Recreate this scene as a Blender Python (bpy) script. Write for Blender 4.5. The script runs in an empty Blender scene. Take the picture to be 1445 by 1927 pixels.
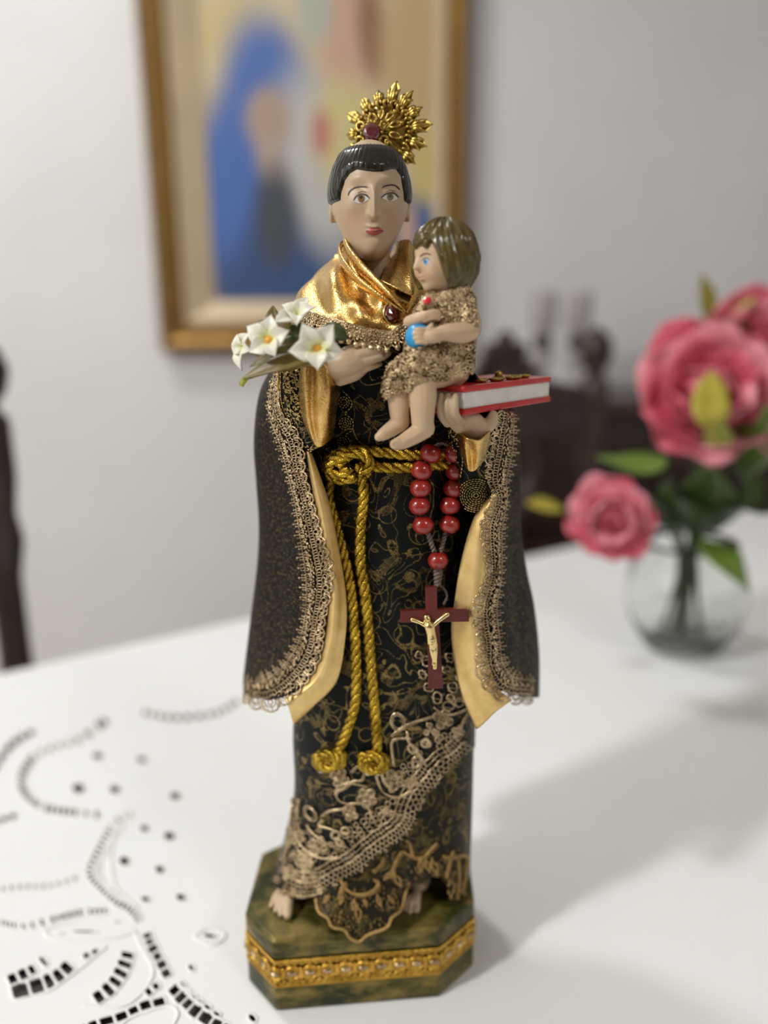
import bpy, bmesh, math, random
import numpy as np
from mathutils import Vector, Matrix
from mathutils.bvhtree import BVHTree
from mathutils.geometry import delaunay_2d_cdt

scene = bpy.context.scene
COL = scene.collection
random.seed(7)
RNG = np.random.default_rng(7)

# ------------------------------------------------------------------ camera
TZ = 0.76                      # height of the table top (cloth)
F = 1446.0                     # focal length in pixels of the 1445 x 1927 frame
PITCH = math.radians(13.5)
ROLL = 0.0091
CAM = np.array([0.0, -0.327, TZ + 0.301])
_f = np.array([0, math.cos(PITCH), -math.sin(PITCH)])
_r0 = np.array([1.0, 0, 0]); _u0 = np.array([0, math.sin(PITCH), math.cos(PITCH)])
_r = _r0 * math.cos(ROLL) - _u0 * math.sin(ROLL)
_u = _u0 * math.cos(ROLL) + _r0 * math.sin(ROLL)
cam_d = bpy.data.cameras.new('camera')
cam_o = bpy.data.objects.new('camera', cam_d); COL.objects.link(cam_o)
cam_o.matrix_world = Matrix(((_r[0], _u[0], -_f[0], CAM[0]), (_r[1], _u[1], -_f[1], CAM[1]), (_r[2], _u[2], -_f[2], CAM[2]), (0, 0, 0, 1)))
cam_d.sensor_fit = 'VERTICAL'; cam_d.sensor_height = 36.0; cam_d.sensor_width = 27.0
cam_d.lens = F / 1927 * 36.0
cam_d.clip_start = 0.01; cam_d.clip_end = 50
cam_d.dof.use_dof = True; cam_d.dof.focus_distance = 0.295; cam_d.dof.aperture_fstop = 2.85
cam_d.dof.aperture_blades = 0
scene.camera = cam_o

# ------------------------------------------------------------------ light
w = bpy.data.worlds.new('world'); scene.world = w; w.use_nodes = True
w.node_tree.nodes['Background'].inputs[0].default_value = (0.9, 0.92, 1.0, 1)
w.node_tree.nodes['Background'].inputs[1].default_value = 0.02
vs = scene.view_settings
vs.view_transform = 'Standard'; vs.look = 'None'; vs.gamma = 1.0; vs.use_curve_mapping = False
vs.exposure = -0.06
scene.cycles.max_bounces = 8; scene.cycles.diffuse_bounces = 4; scene.cycles.glossy_bounces = 4
scene.cycles.transmission_bounces = 6
scene.cycles.sample_clamp_indirect = 6.0
LAMPS = [((-1.75, -1.15, 2.62), 0.12, 64.0), ((1.25, -1.5, 2.62), 0.22, 14.0), ((-0.9, 0.75, 2.62), 0.16, 16.0)]  # last lamp is an added overhead one that brightens the back wall

# ------------------------------------------------------------------ pixel helpers
def ray(px, py):
    return _r * ((px - 722.5) / F) - _u * ((py - 963.5) / F) + _f
YK = 1.0
YO = 0.0                       # shift in depth used for a whole group of things
def P(px, py, y):
    y = -.046 + (y + .046) * YK + YO; d = ray(px, py); return CAM + d * ((y - CAM[1]) / d[1])
def G(px, py, z=0.0):
    d = ray(px, py); return CAM + d * ((TZ + z - CAM[2]) / d[2])
def proj(p):
    q = np.asarray(p, float) - CAM
    dz = q @ _f
    return np.stack([722.5 + F * (q @ _r) / dz, 963.5 - F * (q @ _u) / dz], -1)
def S(y, py=900):                      # metres for one pixel at depth plane y near row py
    y = -.046 + (y + .046) * YK + YO; d = ray(722, py); return ((y - CAM[1]) / d[1]) / F

# ------------------------------------------------------------------ mesh helpers
def catmull(pts, n, closed=False):
    p = np.asarray(pts, float); m = len(p)
    if m == 2 and not closed:
        t = np.linspace(0, 1, n)[:, None]; return p[0] * (1 - t) + p[1] * t
    if closed: q = np.vstack([p[-1], p, p[0], p[1]]); segs = m
    else: q = np.vstack([2 * p[0] - p[1], p, 2 * p[-1] - p[-2]]); segs = m - 1
    t = np.linspace(0, segs, n, endpoint=not closed)
    i = np.minimum(t.astype(int), segs - 1); f = (t - i)[:, None]
    a, b, c, d = q[i], q[i + 1], q[i + 2], q[i + 3]
    return 0.5 * ((2 * b) + (c - a) * f + (2 * a - 5 * b + 4 * c - d) * f ** 2 + (3 * b - a - 3 * c + d) * f ** 3)
def resample(pts, step, closed=False, smooth=True):
    p = np.asarray(pts, float)
    d = catmull(p, max(16, len(p) * 24), closed) if smooth else p
    if closed: d = np.vstack([d, d[:1]])
    L = np.concatenate([[0], np.cumsum(np.linalg.norm(np.diff(d, axis=0), axis=1))])
    n = max(2, int(round(L[-1] / step)) + 1)
    s = np.linspace(0, L[-1], n)
    o = np.stack([np.interp(s, L, d[:, k]) for k in range(d.shape[1])], -1)
    return o[:-1] if closed else o
def surf(ctrl, nr, nc):
    c = np.asarray(ctrl, float)
    a = np.stack([catmull(c[:, j], nr) for j in range(c.shape[1])], 1)
    return np.stack([catmull(a[i], nc) for i in range(a.shape[0])], 0)
def sstep(a, b, x):
    t = np.clip((x - a) / (b - a), 0, 1); return t * t * (3 - 2 * t)
_ico = None
def ico(sub):
    bm = bmesh.new(); bmesh.ops.create_icosphere(bm, subdivisions=sub, radius=1)
    v = np.array([x.co[:] for x in bm.verts]); f = [[y.index for y in x.verts] for x in bm.faces]; bm.free(); return v, f
ICO = {k: ico(k) for k in (1, 2, 3)}

class MB:
    def __init__(s): s.V = []; s.F = []; s.n = 0
    def add(s, v, f):
        v = np.asarray(v, float).reshape(-1, 3)
        s.V.append(v); o = s.n
        s.F.extend([tuple(int(i) + o for i in q) for q in f]); s.n += len(v); return s
    def grid(s, g, closed_c=False, closed_r=False):
        R, C = g.shape[:2]
        r = np.arange(R if closed_r else R - 1); c = np.arange(C if closed_c else C - 1)
        rr, cc = np.meshgrid(r, c, indexing='ij'); rr = rr.ravel(); cc = cc.ravel(); r1 = (rr + 1) % R; c1 = (cc + 1) % C
        return s.add(g.reshape(-1, 3), np.stack([rr * C + cc, rr * C + c1, r1 * C + c1, r1 * C + cc], -1).tolist())
    def tube(s, pts, r, sides=6, closed=False, ref=None, caps=True, flat=1.0):
        p = np.asarray(pts, float); n = len(p)
        r = np.broadcast_to(np.asarray(r, float), (n,))
        if closed: t = np.roll(p, -1, 0) - np.roll(p, 1, 0)
        else: t = np.gradient(p, axis=0)
        t = t / np.maximum(np.linalg.norm(t, axis=1, keepdims=True), 1e-12)
        if ref is None:
            a = np.zeros_like(p); x = np.array([0.0, -1, 0.03])
            if abs(t[0] @ x) > 0.9: x = np.array([1.0, 0, 0])
            for i in range(n):
                x = x - t[i] * (x @ t[i]); x /= max(np.linalg.norm(x), 1e-9); a[i] = x
        else:
            ref = np.broadcast_to(np.asarray(ref, float), p.shape)
            a = ref - t * np.sum(ref * t, 1, keepdims=True); ln = np.linalg.norm(a, axis=1, keepdims=True)
            a = np.where(ln > 1e-4, a / np.maximum(ln, 1e-9), np.array([1.0, 0, 0]))
        b = np.cross(t, a)
        an = np.arange(sides) / sides * 2 * math.pi
        g = p[:, None] + r[:, None, None] * (a[:, None] * (flat * np.cos(an))[None, :, None] + b[:, None] * np.sin(an)[None, :, None])
        o = s.n
        s.grid(g, closed_c=True, closed_r=closed)
        if caps and not closed:
            s.F.append(tuple(o + k for k in range(sides))[::-1]); s.F.append(tuple(o + (n - 1) * sides + k for k in range(sides)))
        return s
    def ball(s, c, r, sub=1, rot=None):
        v, f = ICO[sub]; v = v * np.asarray(r, float)
        if rot is not None: v = v @ np.asarray(rot).T
        return s.add(v + np.asarray(c), f)
    def chain(s, ctrl, sides=14, sub=2):       # [(point, radius)] -> capsule chain
        pts = np.array([c[0] for c in ctrl]); rs = np.array([c[1] for c in ctrl])
        d = catmull(np.hstack([pts, rs[:, None]]), max(4, 6 * (len(ctrl) - 1) + 1))
        s.tube(d[:, :3], d[:, 3], sides); s.ball(pts[0], rs[0], sub); s.ball(pts[-1], rs[-1], sub); return s
    def box(s, c, d, rz=0, bev=0.0):
        bm = bmesh.new(); bmesh.ops.create_cube(bm, size=1)
        for v in bm.verts: v.co = Vector((v.co.x * d[0], v.co.y * d[1], v.co.z * d[2]))
        if bev: bmesh.ops.bevel(bm, geom=list(bm.edges), offset=bev, segments=2, profile=0.7, affect='EDGES')
        ca, sa = math.cos(rz), math.sin(rz)
        v = np.array([[x.co.x * ca - x.co.y * sa + c[0], x.co.x * sa + x.co.y * ca + c[1], x.co.z + c[2]] for x in bm.verts])
        bm.verts.index_update(); f = [[y.index for y in x.verts] for x in bm.faces]; bm.free(); return s.add(v, f)
    def lathe(s, prof, c, n=32, axis=None):
        pr = np.asarray(prof, float); an = np.arange(n) / n * 2 * math.pi
        g = np.stack([pr[:, None, 0] * np.cos(an), pr[:, None, 0] * np.sin(an), np.repeat(pr[:, None, 1], n, 1)], -1)
        if axis is not None:
            q = Vector((0, 0, 1)).rotation_difference(Vector(axis)).to_matrix(); g = g @ np.array(q).T
        return s.grid(g + np.asarray(c), closed_c=True)
    def prism(s, poly, z0, z1):
        n = len(poly); v = [[p[0], p[1], z0] for p in poly] + [[p[0], p[1], z1] for p in poly]
        f = [list(range(n))[::-1], list(range(n, 2 * n))] + [[i, (i + 1) % n, n + (i + 1) % n, n + i] for i in range(n)]
        return s.add(v, f)
    def arr(s): return np.vstack(s.V) if s.V else np.zeros((0, 3))
    def bvh(s): return BVHTree.FromPolygons([Vector(v) for v in s.arr()], s.F)
    def build(s, name, mat, parent=None, smooth=True, kind=None, loc=None):
        v = s.arr()
        off = np.array(parent['_o']) if parent is not None else (np.zeros(3) if loc is None else np.asarray(loc, float))
        me = bpy.data.meshes.new(name); me.from_pydata((v - off).tolist(), [], s.F); me.validate(); me.update()
        if smooth: me.shade_smooth()
        o = bpy.data.objects.new(name, me); COL.objects.link(o)
        if mat is not None: me.materials.append(mat)
        if parent is not None: o.parent = parent
        else: o.location = off
        o['_o'] = [float(x) for x in off]
        if kind: o['kind'] = kind
        return o

def thing(name, label, cat, loc, group=None):
    o = bpy.data.objects.new(name, None); COL.objects.link(o); o.location = loc; o['_o'] = [float(x) for x in loc]
    o.empty_display_size = 0.02
    o['label'] = label; o['category'] = cat
    if group: o['group'] = group
    return o
def tag(o, label, cat, group=None):
    o['label'] = label; o['category'] = cat
    if group: o['group'] = group
    return o
def copy_tree(o, parent=None):
    c = o.copy(); COL.objects.link(c); c.parent = parent
    for ch in list(o.children): copy_tree(ch, c)
    return c

def fuse(mb, voxel, smooth=2):
    """merge overlapping shapes into one continuous skin"""
    me = bpy.data.meshes.new('tmp'); me.from_pydata(mb.arr().tolist(), [], mb.F); me.validate(); me.update()
    o = bpy.data.objects.new('tmp', me); COL.objects.link(o)
    m = o.modifiers.new('r', 'REMESH'); m.mode = 'VOXEL'; m.voxel_size = voxel
    if smooth:
        sm = o.modifiers.new('s', 'SMOOTH'); sm.factor = 0.5; sm.iterations = smooth
    dg = bpy.context.evaluated_depsgraph_get(); ev = o.evaluated_get(dg); em = ev.to_mesh()
    n = len(em.vertices); v = np.zeros(n * 3); em.vertices.foreach_get('co', v)
    f = [tuple(p.vertices) for p in em.polygons]
    ev.to_mesh_clear(); bpy.data.objects.remove(o); bpy.data.meshes.remove(me)
    out = MB(); out.add(v.reshape(-1, 3), f); return out

CV = Vector(CAM)
def cast(px, py, bvh, lift):
    d = Vector(ray(px, py)).normalized()
    h, n, i, t = bvh.ray_cast(CV, d)
    if h is None: return None
    if n.dot(d) > 0: n = -n
    return np.array(h + n * lift), np.array(n)
class Lace(MB):
    """threads and beads laid on a surface that the camera can see"""
    def __init__(s, bvh, lift=0.0004, push=0.0): super().__init__(); s.b = bvh; s.lift = lift
    def line(s, pts, r, closed=False, smooth=True, step=3.0, sides=5, lift=None):
        q = resample(pts, step, closed, smooth)
        if closed: q = np.vstack([q, q[:1]])
        run = []
        def flush():
            if len(run) > 1:
                p = np.array([a[0] for a in run]); nn = np.array([a[1] for a in run])
                s.tube(p, r * S(p[0][1]), sides, ref=nn)
            run.clear()
        for a in q:
            h = cast(a[0], a[1], s.b, s.lift if lift is None else lift)
            if h is None: flush(); continue
            if run and np.linalg.norm(run[-1][0] - h[0]) > 0.004: flush()
            run.append(h)
        flush()
    def dot(s, x, y, r, lift=None, sub=1):
        h = cast(x, y, s.b, s.lift if lift is None else lift)
        if h is not None: s.ball(h[0], r * S(h[0][1]), sub)
    def ring(s, x, y, r, t, n=10, k=1.0):
        a = np.arange(n) / n * 2 * math.pi
        s.line(np.stack([x + r * np.cos(a), y + k * r * np.sin(a)], -1), t, closed=True, step=max(2.0, r * 0.5))
    def decal(s, poly, lift, rings=4):
        q = np.asarray(poly, float); c = q.mean(0); V = []; n = len(q)
        for k in range(1, rings + 1):
            for a in q:
                h = cast(*(c + (a - c) * k / rings), s.b, lift)
                if h is None: return
                V.append(h[0])
        h = cast(*c, s.b, lift); V.append(h[0]); ci = n * rings
        f = [(ci, i, (i + 1) % n) for i in range(n)]
        for k in range(rings - 1):
            f += [(k * n + i, (k + 1) * n + i, (k + 1) * n + (i + 1) % n, k * n + (i + 1) % n) for i in range(n)]
        s.add(V, f)
def ellipse(cx, cy, rx, ry, n=20, rot=0):
    a = np.arange(n) / n * 2 * math.pi; c, s_ = math.cos(rot), math.sin(rot)
    x = rx * np.cos(a); y = ry * np.sin(a); return np.stack([cx + x * c - y * s_, cy + x * s_ + y * c], -1)
def frames(curve, step):
    q = resample(curve, step); t = np.gradient(q, axis=0); t /= np.linalg.norm(t, axis=1, keepdims=True)
    return q, t, np.stack([-t[:, 1], t[:, 0]], -1)
# ------------------------------------------------------------------ materials
def nmat(name):
    m = bpy.data.materials.new(name); m.use_nodes = True
    nt = m.node_tree; return m, nt, nt.nodes['Principled BSDF']
def nd(nt, t, **kw):
    n = nt.nodes.new(t)
    for k, v in kw.items():
        if k in n.inputs: n.inputs[k].default_value = v
        else: setattr(n, k, v)
    return n
def math_(nt, op, a, b=None, c=None):
    n = nt.nodes.new('ShaderNodeMath'); n.operation = op
    for i, x in enumerate((a, b, c)):
        if x is None: continue
        if isinstance(x, (int, float)): n.inputs[i].default_value = x
        else: nt.links.new(x, n.inputs[i])
    return n.outputs[0]
def coord(nt): return nt.nodes.new('ShaderNodeTexCoord').outputs['Object']
def noise_(nt, vec, scale, detail=3.0, rough=0.5, dist=0.0):
    n = nd(nt, 'ShaderNodeTexNoise', Scale=scale, Detail=detail, Roughness=rough, Distortion=dist)
    nt.links.new(vec, n.inputs['Vector']); return n
def ramp(nt, fac, stops):
    r = nt.nodes.new('ShaderNodeValToRGB'); e = r.color_ramp.elements
    while len(e) < len(stops): e.new(0.5)
    for k, (p, c) in enumerate(stops): e[k].position = p; e[k].color = (*c, 1) if len(c) == 3 else c
    nt.links.new(fac, r.inputs[0]); return r.outputs[0]
def mixc(nt, fac, a, b):
    n = nt.nodes.new('ShaderNodeMix'); n.data_type = 'RGBA'
    for i, x in ((0, fac), (6, a), (7, b)):
        if isinstance(x, (int, float)): n.inputs[i].default_value = x
        elif isinstance(x, tuple): n.inputs[i].default_value = (*x, 1)
        else: nt.links.new(x, n.inputs[i])
    return n.outputs[2]
def bump(nt, b, h, strength, dist, prev=None):
    n = nd(nt, 'ShaderNodeBump', Strength=strength, Distance=dist); nt.links.new(h, n.inputs['Height'])
    if prev is not None: nt.links.new(prev, n.inputs['Normal'])
    nt.links.new(n.outputs[0], b.inputs['Normal']); return n.outputs[0]
def simple(name, col, rough=0.5, metal=0.0, var=0.12, scale=60.0, bs=0.0, bscale=400.0, bd=0.0005, **kw):
    m, nt, b = nmat(name); c = coord(nt)
    n = noise_(nt, c, scale, 4)
    dark = tuple(x * (1 - var) for x in col); lite = tuple(min(1, x * (1 + var)) for x in col)
    nt.links.new(ramp(nt, n.outputs[0], [(0.3, dark), (0.7, lite)]), b.inputs['Base Color'])
    b.inputs['Roughness'].default_value = rough; b.inputs['Metallic'].default_value = metal
    if bs: bump(nt, b, noise_(nt, c, bscale, 3).outputs[0], bs, bd)
    for k, v in kw.items(): b.inputs[k].default_value = v
    return m
M = {}
M['wall'] = simple('wall_paint', (0.75, 0.745, 0.745), 0.85, var=0.03, scale=4, bs=0.1, bscale=200)
M['ceil'] = simple('ceiling_paint', (0.8, 0.8, 0.79), 0.9, var=0.02, scale=3)
M['wall_dark'] = simple('brown_fill_cutting_wall', (0.20, 0.15, 0.12), 0.8, var=0.05, scale=4)  # dark brown chosen for the unseen front wall to weaken bounced light
M['floor'] = simple('floor_tile', (0.42, 0.36, 0.30), 0.35, var=0.15, scale=5)
M['trim'] = simple('trim_paint', (0.75, 0.73, 0.70), 0.5, var=0.03)
M['wood'] = simple('dark_mahogany', (0.028, 0.012, 0.008), 0.32, var=0.4, scale=22, bs=0.2, bscale=90, bd=0.001)
M['cloth'] = simple('white_linen', (0.785, 0.795, 0.785), 0.85, var=0.015, scale=12, bs=0.25, bscale=900, bd=0.0003)
M['stitch'] = simple('satin_stitch', (0.83, 0.83, 0.80), 0.55, var=0.04, scale=300, bs=0.3, bscale=2500, bd=0.0002)
M['tablewood'] = simple('table_top_wood', (0.02, 0.014, 0.012), 0.4, var=0.3)
M['lampw'] = simple('lamp_white', (0.8, 0.8, 0.8), 0.5)
m, nt, b = nmat('lamp_glow'); b.inputs['Emission Color'].default_value = (1, 0.95, 0.88, 1); b.inputs['Emission Strength'].default_value = 3; M['glow'] = m

def goldcloth(name, dark, lite, rough, grain, gb, spark=0.0):
    m, nt, b = nmat(name); c = coord(nt)
    n = noise_(nt, c, 160, 4, 0.6)
    g = noise_(nt, c, grain, 2)
    b.inputs['Metallic'].default_value = 1.0
    nt.links.new(ramp(nt, n.outputs[0], [(0.3, dark), (0.7, lite)]), b.inputs['Base Color'])
    rg = nd(nt, 'ShaderNodeMapRange'); nt.links.new(g.outputs[0], rg.inputs[0])
    rg.inputs[3].default_value = rough - 0.08; rg.inputs[4].default_value = rough + 0.12
    nt.links.new(rg.outputs[0], b.inputs['Roughness'])
    p = bump(nt, b, g.outputs[0], gb, 0.0003)
    if spark:
        v = nd(nt, 'ShaderNodeTexVoronoi', Scale=1800.0); nt.links.new(c, v.inputs['Vector'])
        bump(nt, b, v.outputs['Distance'], spark, 0.0003, p)
    return m
M['lame'] = goldcloth('gold_lame', (0.55, 0.33, 0.09), (0.80, 0.54, 0.20), 0.25, 1500, 0.30, 0.32)
M['lining'] = goldcloth('gold_satin_lining', (0.68, 0.47, 0.17), (0.84, 0.62, 0.27), 0.40, 2400, 0.15, 0.05)
M['lining'].node_tree.nodes['Principled BSDF'].inputs['Metallic'].default_value = 0.72
M['lace'] = goldcloth('champagne_metal_lace', (0.28, 0.20, 0.105), (0.76, 0.60, 0.38), 0.24, 2600, 0.45)
M['bugle'] = goldcloth('bronze_glass_beads', (0.22, 0.15, 0.05), (0.60, 0.46, 0.20), 0.25, 2000, 0.1)
M['rope'] = goldcloth('gold_glitter_cord', (0.22, 0.135, 0.01), (0.68, 0.46, 0.06), 0.26, 2600, 0.6, 0.6)
M['braid'] = goldcloth('gold_braid', (0.40, 0.22, 0.03), (0.80, 0.50, 0.10), 0.33, 2200, 0.3)
M['brass'] = simple('bright_brass', (0.80, 0.62, 0.28), 0.25, 1.0, var=0.1, scale=200)
M['halo'] = goldcloth('gilt_metal', (0.30, 0.20, 0.035), (0.62, 0.44, 0.12), 0.30, 900, 0.15)
M['embro'] = simple('tan_gold_embroidery', (0.34, 0.21, 0.065), 0.5, 0.35, var=0.3, scale=500, bs=0.5, bscale=1800, bd=0.0003)
M['rope_tip'] = simple('frayed_cord_tip', (0.75, 0.7, 0.55), 0.6)

def brocade(name, back, gold, density):
    m, nt, b = nmat(name); c = coord(nt)
    n1 = noise_(nt, c, 62, 1.0, 0.4, 1.2).outputs[0]
    l1 = math_(nt, 'PINGPONG', math_(nt, 'MULTIPLY', n1, 7.0), 0.5)
    line = math_(nt, 'LESS_THAN', l1, 0.05)
    v = nd(nt, 'ShaderNodeTexVoronoi', Scale=75.0); v.feature = 'SMOOTH_F1'; nt.links.new(c, v.inputs['Vector'])
    d = math_(nt, 'PINGPONG', math_(nt, 'MULTIPLY', v.outputs['Distance'], 3.4), 0.5)
    line2 = math_(nt, 'LESS_THAN', d, 0.04)
    n2 = noise_(nt, c, 95, 2.0, 0.5, 0.8).outputs[0]
    fill = math_(nt, 'GREATER_THAN', n2, 0.60 - density)
    wv = nd(nt, 'ShaderNodeTexWave', Scale=900.0); wv.bands_direction = 'DIAGONAL'; nt.links.new(c, wv.inputs['Vector'])
    hatch = math_(nt, 'GREATER_THAN', wv.outputs['Fac'], 0.55)
    sp = noise_(nt, c, 1600, 1.0).outputs[0]
    dash = math_(nt, 'GREATER_THAN', sp, 0.42)
    mk = math_(nt, 'MAXIMUM', math_(nt, 'MULTIPLY', math_(nt, 'MAXIMUM', line, line2), dash), math_(nt, 'MULTIPLY', fill, math_(nt, 'MULTIPLY', hatch, dash)))
    gcol = ramp(nt, noise_(nt, c, 240, 2).outputs[0], [(0.35, tuple(x * 0.45 for x in gold)), (0.7, gold)])
    nt.links.new(mixc(nt, mk, back, gcol), b.inputs['Base Color'])
    nt.links.new(math_(nt, 'MULTIPLY', mk, 0.85), b.inputs['Metallic'])
    b.inputs['Roughness'].default_value = 0.42; b.inputs['Specular IOR Level'].default_value = 0.12
    bump(nt, b, mk, 0.35, 0.0002)
    return m
M['brocade'] = brocade('black_gold_brocade', (0.006, 0.0075, 0.007), (0.34, 0.245, 0.09), 0.0)
M['brocade2'] = brocade('olive_gold_brocade', (0.016, 0.015, 0.008), (0.25, 0.18, 0.06), 0.04)
m, nt, b = nmat('black_glitter_cloth'); c = coord(nt)
v = nd(nt, 'ShaderNodeTexVoronoi', Scale=2600.0); nt.links.new(c, v.inputs['Vector'])
sx = nt.nodes.new('ShaderNodeSeparateColor'); nt.links.new(v.outputs['Color'], sx.inputs[0])
g = math_(nt, 'GREATER_THAN', sx.outputs[0], 0.90)
nt.links.new(mixc(nt, math_(nt, 'MULTIPLY', g, math_(nt, 'ADD', 0.15, sx.outputs[1])), (0.008, 0.0065, 0.005), (0.36, 0.25, 0.10)), b.inputs['Base Color'])
nt.links.new(math_(nt, 'MULTIPLY', g, 0.8), b.inputs['Metallic']); b.inputs['Roughness'].default_value = 0.5; b.inputs['Specular IOR Level'].default_value = 0.12
bump(nt, b, v.outputs['Distance'], 0.3, 0.0002); M['glitter'] = m

def skinmat(name, base, blush, pink_pts):
    m, nt, b = nmat(name); c = coord(nt)
    n = noise_(nt, c, 130, 3)
    col = ramp(nt, n.outputs[0], [(0.3, tuple(x * 0.93 for x in base)), (0.7, base)])
    for (q, r, amt) in pink_pts:
        vm = nt.nodes.new('ShaderNodeVectorMath'); vm.operation = 'DISTANCE'; nt.links.new(c, vm.inputs[0]); vm.inputs[1].default_value = tuple(q)
        f = nd(nt, 'ShaderNodeMapRange', interpolation_type='SMOOTHSTEP'); nt.links.new(vm.outputs['Value'], f.inputs[0])
        f.inputs[1].default_value = 0; f.inputs[2].default_value = r; f.inputs[3].default_value = amt; f.inputs[4].default_value = 0
        col = mixc(nt, f.outputs[0], col, blush)
    nt.links.new(col, b.inputs['Base Color']); b.inputs['Roughness'].default_value = 0.42
    b.inputs['Specular IOR Level'].default_value = 0.45
    return m
SKIN = (0.52, 0.385, 0.25); BLUSH = (0.52, 0.20, 0.13)
M['skin'] = skinmat('painted_skin', SKIN, BLUSH, [])
def hairmat(name, col, streak):
    m, nt, b = nmat(name); c = coord(nt)
    n = noise_(nt, c, 500, 3)
    nt.links.new(ramp(nt, n.outputs[0], [(0.3, col), (0.75, streak)]), b.inputs['Base Color'])
    b.inputs['Roughness'].default_value = 0.22; b.inputs['Specular IOR Level'].default_value = 0.35; b.inputs['Coat Weight'].default_value = 0.15; b.inputs['Coat Roughness'].default_value = 0.08
    return m
M['hair'] = hairmat('glossy_dark_hair', (0.012, 0.011, 0.006), (0.022, 0.019, 0.011))
M['hair2'] = hairmat('glossy_olive_hair', (0.085, 0.060, 0.013), (0.115, 0.082, 0.020))
M['eyewhite'] = simple('eye_white', (0.62, 0.60, 0.55), 0.3, var=0.03)
M['iris'] = simple('hazel_iris', (0.20, 0.12, 0.045), 0.3, var=0.2, scale=900)
M['irisblue'] = simple('blue_iris', (0.05, 0.26, 0.55), 0.3, var=0.3, scale=900)
M['black'] = simple('black_paint', (0.012, 0.008, 0.006), 0.35)
M['brow'] = simple('brown_paint', (0.055, 0.022, 0.012), 0.5)
M['lash'] = simple('dark_brown_paint', (0.05, 0.022, 0.012), 0.5)
M['lip'] = simple('rose_lip_paint', (0.46, 0.085, 0.085), 0.35, var=0.12, scale=300)
M['whitep'] = simple('white_paint', (0.85, 0.85, 0.82), 0.4)
M['gem'] = simple('garnet_crystal', (0.10, 0.002, 0.008), 0.04, var=0.3, scale=300, **{'Coat Weight': 1.0, 'Specular IOR Level': 1.0})
M['gemred'] = simple('ruby_crystal', (0.55, 0.005, 0.012), 0.06, var=0.3, scale=300, **{'Coat Weight': 1.0})
M['bead'] = simple('red_lacquered_wood', (0.27, 0.016, 0.012), 0.22, var=0.35, scale=180, **{'Coat Weight': 0.5})
M['cross'] = simple('dark_red_wood', (0.105, 0.010, 0.007), 0.45, var=0.3, scale=120, bs=0.2, bscale=700)
M['cord'] = simple('grey_brown_cord', (0.16, 0.125, 0.10), 0.6, var=0.2, scale=600)
M['red'] = simple('red_book_paint', (0.50, 0.018, 0.015), 0.25, var=0.2, scale=60)
M['pages'] = simple('white_page_paint', (0.70, 0.68, 0.63), 0.5, var=0.12, scale=90, bs=0.4, bscale=160, bd=0.001)
M['blue'] = simple('blue_ball_paint', (0.03, 0.30, 0.62), 0.3, var=0.08)
m, nt, b = nmat('lily_petal'); c = coord(nt); M['petal'] = m
at = nt.nodes.new('ShaderNodeAttribute'); at.attribute_name = 'along'
nt.links.new(ramp(nt, at.outputs['Fac'], [(0.0, (0.66, 0.70, 0.16)), (0.28, (0.80, 0.80, 0.42)), (0.5, (0.82, 0.81, 0.66)), (1.0, (0.83, 0.82, 0.72))]), b.inputs['Base Color'])
b.inputs['Roughness'].default_value = 0.4; b.inputs['Subsurface Weight'].default_value = 0.0
M['stamen'] = simple('orange_yellow_dome', (0.80, 0.42, 0.05), 0.4, var=0.08)
M['oliveleaf'] = simple('olive_brown_leaf', (0.17, 0.125, 0.025), 0.4, var=0.45, scale=90, bs=0.4, bscale=250)
M['greenleaf'] = simple('dark_green_leaf', (0.05, 0.065, 0.012), 0.4, var=0.3, scale=90)
M['budgreen'] = simple('lime_stem', (0.38, 0.42, 0.03), 0.4)
m, nt, b = nmat('moss_green_gilt_base'); c = coord(nt); M['base'] = m
mp = nd(nt, 'ShaderNodeMapping'); mp.inputs['Scale'].default_value = (1, 1, 2.6); nt.links.new(c, mp.inputs[0])
n1 = noise_(nt, mp.outputs[0], 55, 5, 0.65).outputs[0]; n2 = noise_(nt, mp.outputs[0], 26, 3, 0.5).outputs[0]
gr = ramp(nt, n2, [(0.32, (0.012, 0.016, 0.003)), (0.55, (0.038, 0.042, 0.006)), (0.75, (0.085, 0.075, 0.012))])
msk = ramp(nt, n1, [(0.44, (0, 0, 0)), (0.66, (1, 1, 1))])
nt.links.new(mixc(nt, msk, gr, (0.24, 0.175, 0.05)), b.inputs['Base Color'])
nt.links.new(math_(nt, 'MULTIPLY', msk, 0.35), b.inputs['Metallic']); b.inputs['Roughness'].default_value = 0.38; b.inputs['Specular IOR Level'].default_value = 0.25
bump(nt, b, n1, 0.25, 0.0008)
M['frame'] = goldcloth('antique_gilt_frame', (0.10, 0.055, 0.018), (0.34, 0.20, 0.065), 0.42, 60, 0.5)
M['liner'] = simple('cream_gold_liner', (0.52, 0.42, 0.27), 0.5, 0.2, var=0.08, scale=8)
M['candle'] = simple('grey_candle_glass', (0.42, 0.39, 0.40), 0.3, var=0.1)
M['pink'] = simple('pink_petal', (0.66, 0.12, 0.18), 0.5, var=0.3, scale=25)
M['pinkl'] = simple('pale_pink_petal', (0.80, 0.30, 0.36), 0.5, var=0.2, scale=25)
M['leaf'] = simple('fresh_green_leaf', (0.11, 0.19, 0.025), 0.45, var=0.4, scale=20)
M['leafd'] = simple('deep_green_leaf', (0.035, 0.065, 0.012), 0.45, var=0.4, scale=20)
M['leafl'] = simple('lime_green_leaf', (0.36, 0.42, 0.08), 0.45, var=0.3, scale=20)
M['yellow'] = simple('mustard_bud', (0.36, 0.31, 0.035), 0.5, var=0.2)
M['cream'] = simple('cream_bud', (0.62, 0.52, 0.33), 0.5, var=0.2)
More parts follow.
